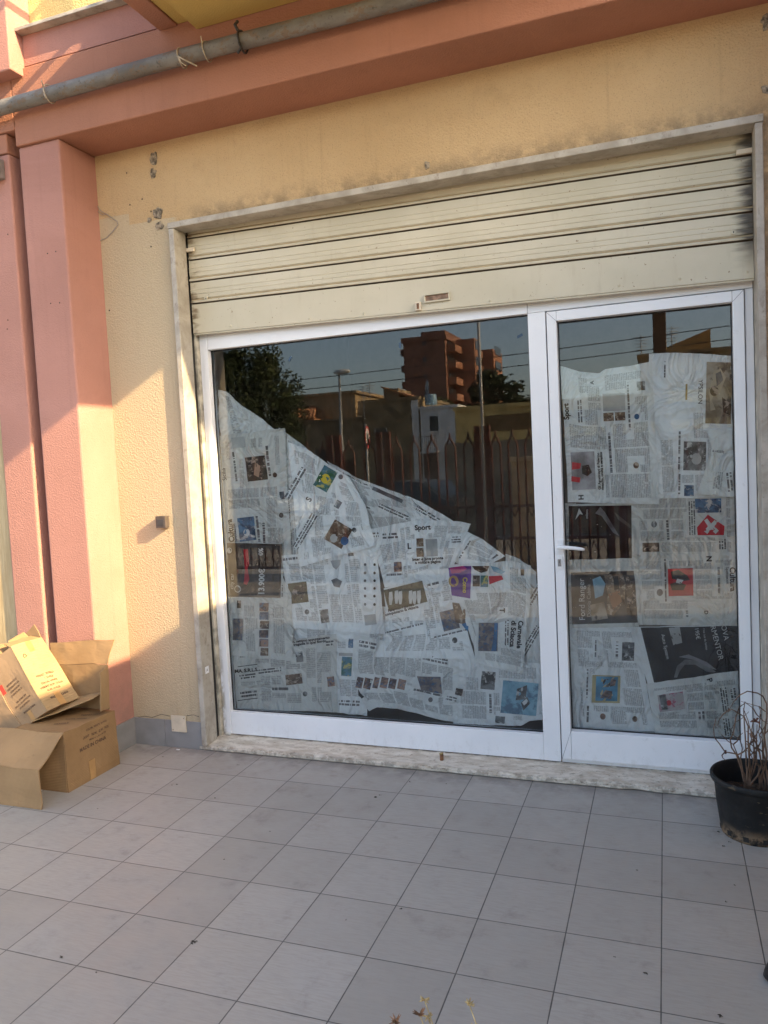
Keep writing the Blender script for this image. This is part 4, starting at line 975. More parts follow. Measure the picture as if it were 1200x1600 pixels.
for a0, a1 in ((.0, .085), (La-.075, La)): cpart('tape', MB().slab([q(a0, -.0012, .105), q(a0, -.0012, .150), q(a1, -.0012, .150), q(a1, -.0012, .105)], .0008), TAPE, T3)
cpart('tape', MB().slab([q(.0, .11, -.0012), q(.065, .11, -.0012), q(.065, .145, -.0012), q(.0, .145, -.0012)], .0006), TAPE, T3)

import bmesh
def dent(o, depth=0):
    # knocks and soft corners of used cartons, the same field for sheets, tape and print
    if o.type == 'MESH':
        bm = bmesh.new(); bm.from_mesh(o.data)
        if not o.name.startswith('print'): bmesh.ops.subdivide_edges(bm, edges=[e for e in bm.edges if e.calc_length() > .05], cuts=7, use_grid_fill=True)
        for v in bm.verts:
            p_ = v.co; k_ = Vector((noise.noise(p_*5), noise.noise(p_*5+Vector((9, 0, 0))), noise.noise(p_*5+Vector((0, 9, 0)))))*.009 + Vector((noise.noise(p_*16), noise.noise(p_*16+Vector((5, 0, 0))), noise.noise(p_*16+Vector((0, 5, 0)))))*.0032
            if p_.z < .03: k_ *= max(0, p_.z/.03)
            if p_.y > -.06: k_.y = min(0, k_.y)
            v.co = p_+k_
        bm.to_mesh(o.data); bm.free()
    for c_ in o.children: dent(c_)
for o_ in (A, Cc, T3): dent(o_)
# ------------------------------------------------------------------ plant pot
PC = Vector((.405, -.005, 0))
PT = empty('plant_pot', PC, 'black plastic plant pot with the bare stems of a dead plant, beside the door', 'plant pot')
w = MB(); hh = .272
prof = [(.0, .004), (.140, .004), (.146, .0), (.149, .012), (.156, .06), (.166, .14), (.174, hh-.035), (.176, hh-.032), (.186, hh-.030), (.190, hh-.022), (.191, hh-.006), (.187, hh), (.180, hh-.001), (.176, hh-.012), (.170, hh-.06), (.160, .13)]
w.lathe(prof, PC, 48)
def m_pot():
    t = NT('dusty_black_plastic'); o = t.xyz()
    n = t.noise(14, 5, .65)
    col = t.mix(t.step(n, .4, .7), (.012, .012, .012, 1), (.024, .023, .022, 1))
    d = t.math('MULTIPLY', t.step(o[2], .085, .0), t.step(t.noise(16, 5, .7), .38, .6))
    col = t.mix(d, col, (.30, .20, .12, 1))
    col = t.mix(t.math('MULTIPLY', t.step(t.noise(24, 3, .6, (.6, .6, 2)), .66, .7), .8), col, (.11, .08, .05, 1))
    return t.fin(col, .6, t.bump(t.noise(30, 4), .001), spec=.25)
cpart('pot', w, m_pot(), PT)
w = MB()
for k in range(12):
    a = 2*math.pi*(k+.3)/12; c, s = math.cos(a), math.sin(a); x, y = PC.x+c*.1515, PC.y+s*.1515
    tx, ty = -s*.012, c*.012
    w.face([(x-tx, y-ty, .012), (x+tx, y+ty, .012), (x+tx+c*.003, y+ty+s*.003, .036), (x-tx+c*.003, y-ty+s*.003, .036)])
cpart('drain_slots', w, DARK, PT)
w = MB(); rr = random.Random(3)
ring = [[(PC.x+math.cos(2*math.pi*k/26)*r, PC.y+math.sin(2*math.pi*k/26)*r, .165+noise.noise((math.cos(k)*3*r, k, r*20))*.018) for k in range(26)] for r in (.165, .12, .07, .02)]
for i in range(3):
    for k in range(26): w.face([ring[i][k-1], ring[i][k], ring[i+1][k], ring[i+1][k-1]])
w.face(ring[3])
cpart('soil', w, SOIL, PT)
def stem_mb(pts, r0, y0):
    mb = MB(); P = [at(x, y, yy) for x, y, yy in pts]; n = len(P)
    return mb.tube(P, [r0*(1-.65*i/(n-1)) for i in range(n)], 6)
Yc = -.02
def zr_root(px): return (px, 1222, Yc)
stems = [
 [(1163, 1222), (1158, 1200), (1151, 1180), (1143, 1168), (1141, 1156), (1146, 1145), (1150, 1120), (1155, 1105), (1165, 1098), (1176, 1106)],
 [(1165, 1222), (1160, 1205), (1155, 1190), (1150, 1178), (1140, 1176), (1133, 1175), (1124, 1162), (1116, 1152), (1115, 1138), (1119, 1121)],
 [(1133, 1175), (1128, 1180), (1129, 1184), (1134, 1188)],
 [(1151, 1180), (1160, 1176), (1168, 1169), (1176, 1158), (1186, 1140), (1188, 1110), (1186, 1104), (1172, 1100), (1158, 1096)],
 [(1170, 1222), (1166, 1195), (1165, 1160), (1163, 1130), (1162, 1110), (1164, 1096)],
 [(1172, 1222), (1171, 1190), (1169, 1160), (1169, 1135), (1163, 1120), (1150, 1112), (1143, 1108), (1137, 1113)],
 [(1168, 1224), (1177, 1208), (1182, 1190), (1182, 1160), (1183, 1132)],
 [(1172, 1226), (1184, 1212), (1190, 1195), (1186, 1175), (1176, 1165), (1166, 1158)],
 [(1190, 1222), (1192, 1205), (1196, 1192), (1208, 1180)],
 [(1161, 1205), (1157, 1185), (1160, 1170), (1156, 1155), (1147, 1150), (1142, 1140), (1150, 1128), (1160, 1122), (1170, 1112)],
 [(1188, 1215), (1195, 1200), (1198, 1180), (1194, 1150), (1198, 1120), (1198, 1100), (1192, 1088), (1184, 1083), (1168, 1080), (1156, 1086), (1146, 1097), (1140, 1108)],
 [(1140, 1108), (1130, 1116), (1124, 1124), (1121, 1134)],
 [(1176, 1106), (1182, 1116), (1192, 1126), (1204, 1134)],
 [(1178, 1150), (1183, 1158), (1178, 1148), (1170, 1136), (1166, 1126)],
 [(1186, 1104), (1196, 1112), (1206, 1118)],
]
rz_ = random.Random(21)
for k in range(7):
    x, y = 1160+rz_.random()*40, 1220; tx, ty = 1128+rz_.random()*76, 1084+rz_.random()*70; L_ = [(x, y)]
    for i_ in range(1, 8):
        t_ = i_/7; L_.append((x+(tx-x)*t_**1.3+rz_.uniform(-6, 6)*t_, y+(ty-y)*t_+rz_.uniform(-4, 4)))
    stems.append(L_)
    b_ = L_[rz_.choice((3, 4, 5))]; dx_ = rz_.choice((-1, 1))
    stems.append([b_, (b_[0]+dx_*6, b_[1]-5), (b_[0]+dx_*9, b_[1]-13), (b_[0]+dx_*15, b_[1]-18)])
for i, st in enumerate(stems):
    r_ = random.Random(i); pts = []
    for k, (x, y) in enumerate(st): pts.append((x, y, Yc + (.10*math.sin(i*2.4)+.02*r_.uniform(-1, 1))*k/len(st)))
    P = pts
    if st[0][1] > 1195: pts = [(st[0][0]+1, st[0][1]+18, Yc)] + pts
    cpart('stem', stem_mb(pts, .0050 if st[0][1] > 1210 else .0033, Yc), STEM, PT)
w = MB()
for dx, dy in ((-6, 0), (-3, -4), (3, -5), (5, 2)): w.tube([at(1181, 1127, -.02), at(1181+dx, 1127+dy, -.03), at(1181+dx*1.5, 1127+dy*1.2+1, -.02)], [.004, .005, .001], 5)
w.tube([at(1133, 1172, -.05), at(1134, 1178, -.055)], [.006, .004], 5)
cpart('dry_leaves', w, simple('dead_leaf', (.14, .06, .04, 1), .9, .4, 60), PT)

# ------------------------------------------------------------------ black bag end at the right edge
BG = MB(); c0 = Vector((.401, -1.075, 0))
prof = []
for i in range(12):
    a = math.pi*.5*i/11; prof.append((.085*math.cos(a)**.6 if i < 11 else 0.0, .012+.075*math.sin(a)))
BG.lathe([(.078, 0), (.086, .012)] + prof, (0, 0, 0), 28)
for i, (x, y, z) in enumerate(BG.v):
    k = 1+.06*noise.noise((x*14, y*14, z*20)); BG.v[i] = (c0.x+x*.95*k, c0.y+y*.75*k, z*.9*(1+.1*noise.noise((x*9, y*9, 2))))
bg_o = BG.build('bag', simple('black_shiny_sheet', (.006, .006, .009, 1), .4, .3, 20, .002, 30)); tag(bg_o, 'black rounded bag end on the tiles at the right picture edge', 'bag')

# ------------------------------------------------------------------ dry weeds sprouting in front
def weed(label, px, py, heads, root):
    e = empty('dry_weed', root, label, 'weed', 'dry weeds at the bottom edge')
    for (hx_, hy_, kind) in heads:
        h = at(hx_, hy_, -2.45); r0 = Vector(root)
        w = MB(); mid = r0.lerp(h, .6) + Vector((.012, 0, .02)); w.tube([r0, mid, h], [.0022, .0016, .0011], 5); cpart('stalk', w, STRAW, e)
        w = MB(); rr = random.Random(int(hx_))
        for k in range(16 if kind else 9):
            d = Vector((rr.uniform(-1, 1), rr.uniform(-.6, .6), rr.uniform(-.4, 1))).normalized()*(.016 if kind else .011)
            w.tube([h, h+d*.6, h+d], [.0017, .0018, .0003], 4)
        cpart('seed_head', w, STRAW if not kind else simple('brown_seed', (.24, .13, .07, 1), .9, .4, 80), e)
weed('dry weed with dark spiky seed heads at the bottom edge', 660, 1588, ((656, 1586, 1), (619, 1597, 1), (668, 1588, 0), (663, 1562, 0)), (-.20, -2.47, 0))
weed('dry weed with one pale tufted stalk, right of the spiky one', 735, 1570, ((733, 1569, 0), (741, 1606, 0)), (-.105, -2.47, 0))

# ------------------------------------------------------------------ crumbs and dead leaves on the tiles
LEAF = simple('dead_leaf_crumb', (.055, .042, .03, 1), .95, .4, 50)
crumbs = [(587, 1246, 1.2), (594, 1243, .6), (378, 1166, .8), (372, 1196, .9), (336, 1247, .7), (302, 1474, 1.5), (306, 1472, .8), (95, 1497, 1.0), (276, 1226, 1.1), (268, 1227, .8), (640, 1222, .8), (1148, 1384, .7), (1008, 1521, .9), (995, 1360, .6), (1127, 1590, 1.4), (278, 1406, .5), (153, 1264, .5), (540, 1438, .4), (627, 1421, .6), (1135, 1410, .6), (1130, 1322, .8), (1140, 1316, .7), (1122, 1300, .8), (960, 1496, .5), (350, 1344, .5), (697, 1225, .5), (765, 1237, .4), (255, 1183, .7), (422, 1300, .4), (150, 1520, .5)]
words = ['beside the second tile joint', 'near the threshold', 'by the marble jamb', 'on a warm grey tile']
def floor_at(px, py):
    d = rt*((px-600)/F_PX) - up*((py-800)/F_PX) + fwd; return CAM + d*(-CAM.z/d.z)
for i, (px, py, k) in enumerate(crumbs):
    p = floor_at(px, py); w = MB(); rr = random.Random(i+40); k *= .0066
    for j in range(rr.choice((2, 3, 4))):
        a = rr.uniform(0, 6.28); c, s = math.cos(a)*k, math.sin(a)*k; ox, oy = rr.uniform(-1, 1)*k*.9, rr.uniform(-1, 1)*k*.9
        zt = .002+rr.random()*.004
        w.face([(p.x+ox-c, p.y+oy-s, .0012), (p.x+ox+s*.5, p.y+oy-c*.5, zt), (p.x+ox+c, p.y+oy+s, .0015), (p.x+ox-s*.4, p.y+oy+c*.4, zt*.6+.001)])
    o = w.build('dead_leaf', LEAF); tag(o, 'tiny dark crumb of dead leaf lying on the grey floor tiles', 'dead leaf', 'crumbs of dead leaf on the floor tiles')
p = floor_at(278, 1172); w = MB().box(p.x-.012, p.x+.012, p.y-.004, p.y+.006, .001, .005); tag(w.build('white_chip', WPLAST, None, .001), 'small white chip on the tiles beside the marble jamb', 'chip')
p = at(301, 1146, .5); w = MB()
for q_ in ([(-2.70, .485, .053), (-2.66, .475, .053), (-2.655, .50, .056), (-2.69, .505, .058)],): w.slab(q_, .006)
tag(w.build('plaster_flake', simple('flake', (.6, .58, .52, 1), .9)), 'white flake of plaster lying on the threshold at the window corner', 'flake')
# rusty bolt standing on the threshold
p = at(690, 1180, .40); BO = empty('floor_bolt', (p.x, .40, .038), 'short rusty bolt fixed upright in the travertine threshold', 'bolt')
w = MB().tube([(p.x, .40, .036), (p.x, .40, .075)], .011, 10); cpart('stub', w, RUST, BO)
w = MB().tube([(p.x, .40, .0755), (p.x-.002, .40, .082)], .013, 6); cpart('head', w, simple('brass_nut', (.40, .28, .12, 1), .5, .3, 40, 0, 60, .7), BO)

# ------------------------------------------------------------------ the street behind the viewer, seen mirrored in the glass
MY = 2*GY                                       # a thing mirrored at depth Y stands at MY - Y
def mir(px, py, Y):
    p = at(px, py, Y); return Vector((p.x, MY-Y, p.z))
def solo(o, label, cat, group=None): return tag(o, label, cat, group)
REDP = simple('red_brown_railing_paint', (.14, .036, .022, 1), .5, .25, 12)
STONE = simple('old_stone_render', (.30, .23, .145, 1), .95, .3, 1.2, .02, 8); STONE2 = simple('brown_render', (.30, .225, .13, 1), .95, .3, 1.5)
WHR = simple('white_render', (.86, .85, .82, 1), .9, .08, 1.5); OCH = simple('ochre_render', (.72, .52, .20, 1), .9, .15, 1.2); OCHD = simple('dark_ochre_render', (.20, .12, .05, 1), .9, .15)
BRICK = simple('shaded_brick_tower', (.25, .12, .08, 1), .9, .12, .4); BRICK2 = simple('sunlit_brick_tower', (.36, .165, .095, 1), .9, .12, .5)  # one tower brick in two tones: shaded brown, sunlit orange, light painted in
PANE = simple('dark_window_pane', (.04, .05, .06, 1), .15, .2); TERRA = simple('terracotta_tiles', (.52, .24, .11, 1), .85, .25, 3, .03, 6)
GALV = simple('lamp_grey', (.45, .45, .44, 1), .5, .1); WOOD = simple('brown_door_paint', (.13, .06, .035, 1), .6, .2)
BARK = simple('bark', (.09, .065, .045, 1), .95, .3, 8); 
# railing round the terrace
FY = -6.72
def fence(x0, x1, label):
    F = empty('metal_fence', ((x0+x1)/2, FY, 0), label, 'fence', 'red brown fence panels round the terrace')
    n = int((x1-x0)/.245); d = (x1-x0)/n
    w = MB()
    for i in range(n):
        x = x0+(i+.5)*d
        for k in (-1, 1):
            w.tube([(x+k*d*.27, FY, .12), (x+k*d*.27, FY, 1.98), (x, FY, 2.13), (x, FY, 2.20)], .016, 4)
        w.tube([(x, FY, .88), (x-d*.27, FY, 1.05)], .012, 4); w.tube([(x, FY, .88), (x+d*.27, FY, 1.05)], .012, 4)
        w.tube([(x-d*.5, FY, .13), (x, FY, .50), (x+d*.5, FY, .13)], .010, 4); w.tube([(x-d*.5, FY, .50), (x, FY, .13), (x+d*.5, FY, .50)], .010, 4)
    cpart('bars', w, REDP, F)
    for z in (.08, .53, 1.02): cpart('rail', MB().box(x0, x1, FY-.018, FY+.018, z, z+.045), REDP, F)
    for x in (x0, x1): cpart('post', MB().box(x-.042, x+.042, FY-.045, FY+.045, 0, 2.25).box(x-.048, x+.048, FY-.05, FY+.05, 2.251, 2.28), REDP, F)
posts = [-7.1, -5.02, -4.16, -2.55, -.62, .9, 2.4, 3.9]
for i in range(len(posts)-1):
    fence(posts[i]+.075, posts[i+1]-.075, 'red brown metal fence panel with pointed bars, %s from the left' % ('first', 'second', 'third', 'fourth', 'fifth', 'sixth', 'seventh')[i])
# slim post of the canopy and masonry gate pillar
o = MB().box(-.05, .115, -6.1, -5.93, 0, 4.6).build('canopy_post', simple('post_brown', (.20, .12, .07, 1), .7), None, .006); solo(o, 'tall brown post at the terrace edge, reflected in the door glass', 'post')
o = MB().box(-2.30, -1.86, -8.1, -7.66, -.1, 1.70).box(-2.34, -1.82, -8.14, -7.62, 1.702, 1.78).build('gate_pillar', simple('beige_pillar', (.85, .68, .40, 1), .9, .1), None, .01); solo(o, 'beige masonry gate pillar reflected beside the mullion', 'pillar')
p = mir(754, 668, 10); o = MB().tube([(p.x, p.y, -.1), (p.x, p.y, 2.6), (p.x, p.y, 7.0)], [.03, .027, .025], 10).build('mast', GALV); solo(o, 'tall thin grey mast behind the fence post', 'mast')
# street lamps
def lamp(px, Y, h, arm, label):
    p = mir(px, 600, Y); L = empty('street_lamp', (p.x, p.y, -.12), label, 'street lamp', 'street lamps reflected in the glass')
    cpart('pole', MB().tube([(p.x, p.y, -.12), (p.x, p.y, h*.5), (p.x-arm*.1, p.y, h), (p.x-arm*.45, p.y, h+.12)], [.11, .09, .06, .05], 8), GALV, L)
    w = MB().lathe([(0, -.13), (.18, -.10), (.26, 0), (.2, .10), (0, .16)], (0, 0, 0), 12); w.v = [(p.x+.1+x*1.9-arm*.2, p.y+y, h+.12+z) for x, y, z in w.v]
    cpart('lamp_head', w, simple('lamp_head_grey', (.6, .6, .58, 1), .4), L)
lamp(529, 33, 6.5, -.6, 'grey street lamp, the taller one in front of the brown house')
lamp(408, 46, 6.1, 1.2, 'slender street lamp, the smaller one beside the dark tree')
# round road sign
p = mir(572, 683, 16); SG = empty('road_sign', (p.x, p.y, -.12), 'round red rimmed speed limit sign turned edgeways', 'road sign')
cpart('pole', MB().tube([(p.x, p.y, -.12), (p.x, p.y, 2.9)], .03, 8), GALV, SG)
nv = Vector((.985, -.17, 0)); tv = Vector((.17, .985, 0))
def disc(r, off, mi, mb):
    c = Vector((p.x, p.y, 2.55))+nv*off; mb.face([c+tv*r*math.cos(a)+Vector((0, 0, 1))*r*math.sin(a) for a in [i*math.pi/14 for i in range(28)]], mi)
w = MB(); disc(.31, .04, 0, w); disc(.31, .032, 3, w); disc(.235, .043, 1, w)
put_text(w, '30', Vector((p.x, p.y, 2.55))+nv*.046, tv, (0, 0, 1), .22, 2, True)
cpart('disc', w, [simple('sign_red', (.55, .03, .03, 1), .4), WPLAST, INK, GALV], SG)
# houses across the street
def house(name, label, x0, x1, Y, z1, mat, feats=(), depth=7, roof=None):
    y = MY-Y; H = empty(name, ((x0+x1)/2, y, -.12), label, 'house', None)
    cpart('wall', MB().box(x0, x1, y-depth, y, -.12, z1).box(x0-.08, x1+.08, y-depth-.08, y+.08, z1+.002, z1+.18), mat, H)
    for f in feats:
        k, a, b, c, d = f[:5]
        if k == 'window':
            cpart('window', MB().box(a, b, y+.01, y+.05, c, d).box(a-.06, a-.003, y+.01, y+.07, c, d, 1).box(b+.003, b+.06, y+.01, y+.07, c, d, 1).box(a-.06, b+.06, y+.01, y+.09, c-.08, c-.003, 1), [PANE, WHR], H)
        elif k == 'door': cpart('door', MB().box(a, b, y+.01, y+.06, c, d).box((a+b)/2-.02, (a+b)/2+.02, y+.061, y+.07, c, d, 1), [WOOD, DARK], H)
        elif k == 'balcony':
            w = MB().box(a, b, y+.01, y+.9, c, c+.1)
            n = int((b-a)/.12)
            for i in range(n+1): w.box(a+(b-a)*i/n-.012, a+(b-a)*i/n+.012, y+.87, y+.89, c+.101, c+1.0, 1)
            w.box(a, b, y+.86, y+.9, c+1.001, c+1.04, 1)
            cpart('balcony', w, [WHR, DARK], H)
        elif k == 'band': cpart('band', MB().box(a, b, y+.01, y+.03, c, d), f[5], H)
    return H
house('house', 'brown rendered house with a flat roof and a corner painted sunlit, across the street', -18.0, -14.25, 42.4, 5.75, STONE2, (('window', -17.2, -16.5, 2.8, 4.1), ('door', -16.2, -15.2, -.1, 2.3), ('band', -14.75, -14.30, -.1, 5.7, WHR)))  # white band paints the sunlit corner onto the front wall
house('house', 'long low brown house beneath the small tiled roof', -27, -18.1, 42.4, 4.75, STONE, (('window', -21.5, -20.6, 1.6, 2.9), ('window', -24.5, -23.6, 1.6, 2.9), ('door', -19.6, -18.7, -.1, 2.2)))
house('house', 'narrow white house with a balcony and a brown door', -14.1, -11.75, 42.1, 5.05, WHR, (('window', -13.5, -12.95, 3.7, 4.6), ('balcony', -14.0, -12.9, 2.35, 3.4), ('door', -14.0, -13.1, -.1, 2.3), ('window', -12.6, -12.2, 1.2, 2.2)))
house('house', 'ochre house with a dark band under its long eave', -8.75, 4.5, 30, 4.0, OCH, (('band', -7.4, 4.4, 3.0, 3.7, OCHD), ('window', -6.6, -5.8, 1.2, 2.4), ('window', -4.4, -3.6, 1.2, 2.4)))
# terracotta roof slope on the low house
a, b, c, d = mir(442, 655, 45), mir(490, 655, 45), mir(492, 637, 47), mir(478, 637, 47)
w = MB().face([a, b, c, d]); 
for i in range(9):
    t = i/8; p0 = a.lerp(b, t); p1 = d.lerp(c, t); w.tube([p0+Vector((0, 0, .05)), p1+Vector((0, 0, .05))], .11, 6)
w.box(a.x, b.x, a.y-2.2, a.y-.1, 4.9, a.z-.1)
solo(w.build('tiled_roof', TERRA), 'small sloping roof of terracotta tiles above the long brown house', 'roof')
# upper block behind
o = MB().box(-27.2, -20.4, -52, -46, -.1, 6.9).box(-27.4, -20.2, -52.2, -45.8, 6.902, 7.1).build('house', simple('tan_render', (.42, .30, .17, 1), .9, .15)); solo(o, 'tan house with a thick flat eave behind the tiled roof', 'house')
# roof hut with chimneys and aerials
e = mir(600, 625, 48); H = empty('roof_hut', (e.x, e.y, 5.9), 'small stone hut with a sloping roof on the brown house', 'hut')
cpart('wall', MB().prism([(0, 0)], 0, 0) if 0 else MB().hexa([(x, y, z) for x, ya, in ((-18.6, 0), (-17.5, 0)) for y in (-50, -47) for z in (5.5, 7.2 if x < -18 else 7.1)]), STONE, H)
cpart('roof', MB().hexa([(x, y, z) for x, zz in ((-18.75, 7.22), (-15.9, 6.15)) for y in (-50.1, -46.9) for z in (zz, zz+.12)]), TERRA, H)
def aerial(px, py, Y, h, label):
    p = mir(px, py, Y); w = MB().tube([(p.x, p.y, p.z-h), p], .03, 5)
    for k in range(5): w.tube([(p.x-.35+.03*k, p.y, p.z-.1-k*.16), (p.x+.35-.03*k, p.y, p.z-.1-k*.16)], .018, 4)
    solo(w.build('aerial', GALV), label, 'aerial', 'roof aerials reflected in the glass')
aerial(567, 602, 42, 2.2, 'plain roof aerial at the left end of the brown house'); aerial(577, 596, 43, 2.4, 'taller roof aerial next to the stone hut'); aerial(1001, 524, 38, 1.6, 'roof aerial left of the canopy post'); aerial(1049, 510, 38, 1.4, 'roof aerial right of the canopy post')
p = mir(666, 606, 41.5); DS = empty('satellite_dish', (p.x, p.y, p.z-.9), 'grey satellite dish on the white house roof', 'dish')
w = MB().lathe([(0, 0), (.2, .02), (.38, .08), (.47, .13)], (0, 0, 0), 18); w.v = [(p.x+z*.6+x*.5, p.y+x*.8+z*.5, p.z+y) for x, y, z in w.v]; cpart('bowl', w, GALV, DS); cpart('pole', MB().tube([(p.x, p.y, p.z-.9), p], .03, 6), GALV, DS)
a, b = mir(664, 618, 43), mir(682, 632, 43)
w = MB().lathe([(0, 0), (.36, 0), (.37, .12), (.37, .58), (.34, .66), (0, .70)], ((a.x+b.x)/2, a.y, b.z), 20); solo(w.build('water_tank', simple('blue_tank', (.22, .38, .52, 1), .5)), 'pale blue water tank on the white house roof', 'water tank')
# boundary wall behind the fence
o = MB().box(-5.15, 9, -14.3, -14.05, -.12, 2.22).build('boundary_wall', simple('grey_brown_wall', (.30, .245, .18, 1), .95, .2, 1.5)); solo(o, 'grey brown boundary wall across the lane behind the fence', 'wall')
# tower block
TX0, TX1, TY = -41.2, -33.9, MY-122
TB = empty('tower_block', (TX0, TY, -.12), 'tall brick apartment tower with balconies on its sunny side', 'tower block')
cpart('wall', MB().box(TX0, TX1, TY-24, TY, -.12, 22.2).box(TX0-.3, TX1+.35, TY-24.3, TY+.3, 22.202, 23.0).box(TX0+2, TX1-1, TY-18, TY-4, 23.002, 24.4), BRICK, TB)
cpart('shaft', MB().box(TX1+.01, TX1+3.6, TY-10.5, TY-6.0, -.12, 22.8).box(TX1+.01, TX1+5.2, TY-22, TY-14, -.12, 21.8), BRICK2, TB)
for f in range(8):
    z = 1.0+f*2.75
    for (y0, y1, xx) in ((TY-5.6, TY-1.0, 1.5), (TY-13.6, TY-10.8, 3.4)):
        cpart('balcony', MB().box(TX1+.02, TX1+xx, y0, y1, z, z+1.15), BRICK2, TB); cpart('window', MB().box(TX1+.02, TX1+.12, y0+.3, y1-.3, z+1.2, z+2.4), PANE, TB)
    cpart('window', MB().box(TX1+3.61, TX1+3.7, TY-9.9, TY-6.6, z+.8, z+2.3), PANE, TB); cpart('window', MB().box(TX1+5.21, TX1+5.3, TY-20.5, TY-15.5, z+.8, z+2.3), PANE, TB)
    cpart('window', MB().box(TX0+3.4, TX0+4.0, TY+.01, TY+.06, z+1.2, z+2.0), PANE, TB)
    cpart('balcony', MB().box(TX0-.9, TX0-.02, TY-4, TY-1, z, z+1.1), BRICK, TB)
# house whose lit gable shows in the door
e = mir(1045, 535, 38); H = empty('house', (1.2, e.y, -.12), 'flat roofed house with a sunlit sloping parapet, in the door reflection', 'house')
cpart('wall', MB().box(-1.0, 6.5, e.y-8, e.y, -.12, 6.55).box(-1.15, 6.6, e.y-8.1, e.y+.12, 6.552, 6.72), STONE2, H)
cpart('parapet', MB().hexa([(x, y, z) for x, zz in ((.1, 7.15), (2.45, 7.95)) for y in (e.y-6, e.y-2) for z in (6.722, zz)]), simple('sunlit_orange_render', (.55, .30, .10, 1), .9, .15), H)  # orange colour carries the sunlight on the parapet
# cables
def cable(pts, label):
    P = [mir(*q) for q in pts]; a, b = P[0]+(P[0]-P[1])*.6, P[1]+(P[1]-P[0])*.4
    L = [a.lerp(b, i/16)-Vector((0, 0, .25*math.sin(math.pi*i/16))) for i in range(17)]
    solo(MB().tube(L, .016, 5).build('cable', INK), label, 'cable', 'overhead cables')
cable(((440, 589, 26), (1142, 502, 26)), 'upper of the two long overhead cables in the reflected sky'); cable(((447, 604, 26), (1142, 523, 26)), 'lower of the two long overhead cables in the reflected sky')
# parked cars between the fence and the wall
CARP = simple('dark_car_paint', (.03, .032, .036, 1), .18, .1); CARP2 = simple('silver_car_paint', (.38, .39, .40, 1), .25, .1)
CGL = simple('car_glass', (.02, .025, .03, 1), .06, .1); TYRE = simple('tyre_rubber', (.02, .02, .02, 1), .8, .1)
def car(x, y, rz, paint, label):
    K = empty('parked_car', (x, y, -.12), label, 'car', 'parked cars behind the fence'); K.rotation_euler.z = rz
    prof = [(-2.1, .35), (-2.15, .75), (-1.95, .95), (-1.0, 1.02), (-.45, 1.42), (.2, 1.5), (1.1, 1.45), (1.75, 1.08), (2.1, 1.0), (2.15, .5), (2.05, .3)]
    def hull(pf, wd, inset):
        mb = MB(); n = len(pf)
        for s in (-1, 1):
            pass
        secs = [(-wd, .86), (-wd*.92, 1.0), (wd*.92, 1.0), (wd, .86)]
        rows = []
        for (yy, k) in secs:
            rows.append([(px, yy if pz < 1.0 else yy*(1-inset*(pz-1.0)/.5), .3+(pz-.3)*(k if abs(yy) == wd else 1)) for px, pz in pf])
        for i in range(3):
            for j in range(n): mb.face([rows[i][j-1], rows[i][j], rows[i+1][j], rows[i+1][j-1]], 0, True)
        mb.face(rows[0]); mb.face(rows[3][::-1]); return mb
    hull(prof, .86, .22).build('body', paint, K)
    for (pts) in ([(-.98, -.62, 1.05), (-.98, .62, 1.05), (-.48, .56, 1.425), (-.48, -.56, 1.425)], [(1.70, .62, 1.13), (1.70, -.62, 1.13), (1.15, -.56, 1.455), (1.15, .56, 1.455)]):
        MB().slab(pts, -.012).build('windscreen', CGL, K)
    for s in (-1, 1): MB().slab([(-.8, s*.845, 1.02), (1.5, s*.845, 1.04), (1.0, s*.76, 1.38), (-.4, s*.76, 1.36)][::s], .012).build('side_window', CGL, K)
    for sx in (-1.3, 1.3):
        for s in (-1, 1):
            wh = MB().tube([(sx, s*.70, .31), (sx, s*.875, .31)], .31, 18).build('wheel', TYRE, K); MB().tube([(sx, s*.876, .31), (sx, s*.885, .31)], .19, 14).build('rim', GALV, wh)
    for s in (-1, 1): MB().slab([(-2.14, s*.55-.18, .66), (-2.14, s*.55+.18, .66), (-2.06, s*.55+.18, .82), (-2.06, s*.55-.18, .82)], -.03).build('headlight', GALV, K)
car(-5.9, -12.6, .35, CARP, 'dark car parked behind the fence, bonnet towards the shop'); car(-10.6, -13.0, .1, CARP2, 'silver car parked further left behind the fence')
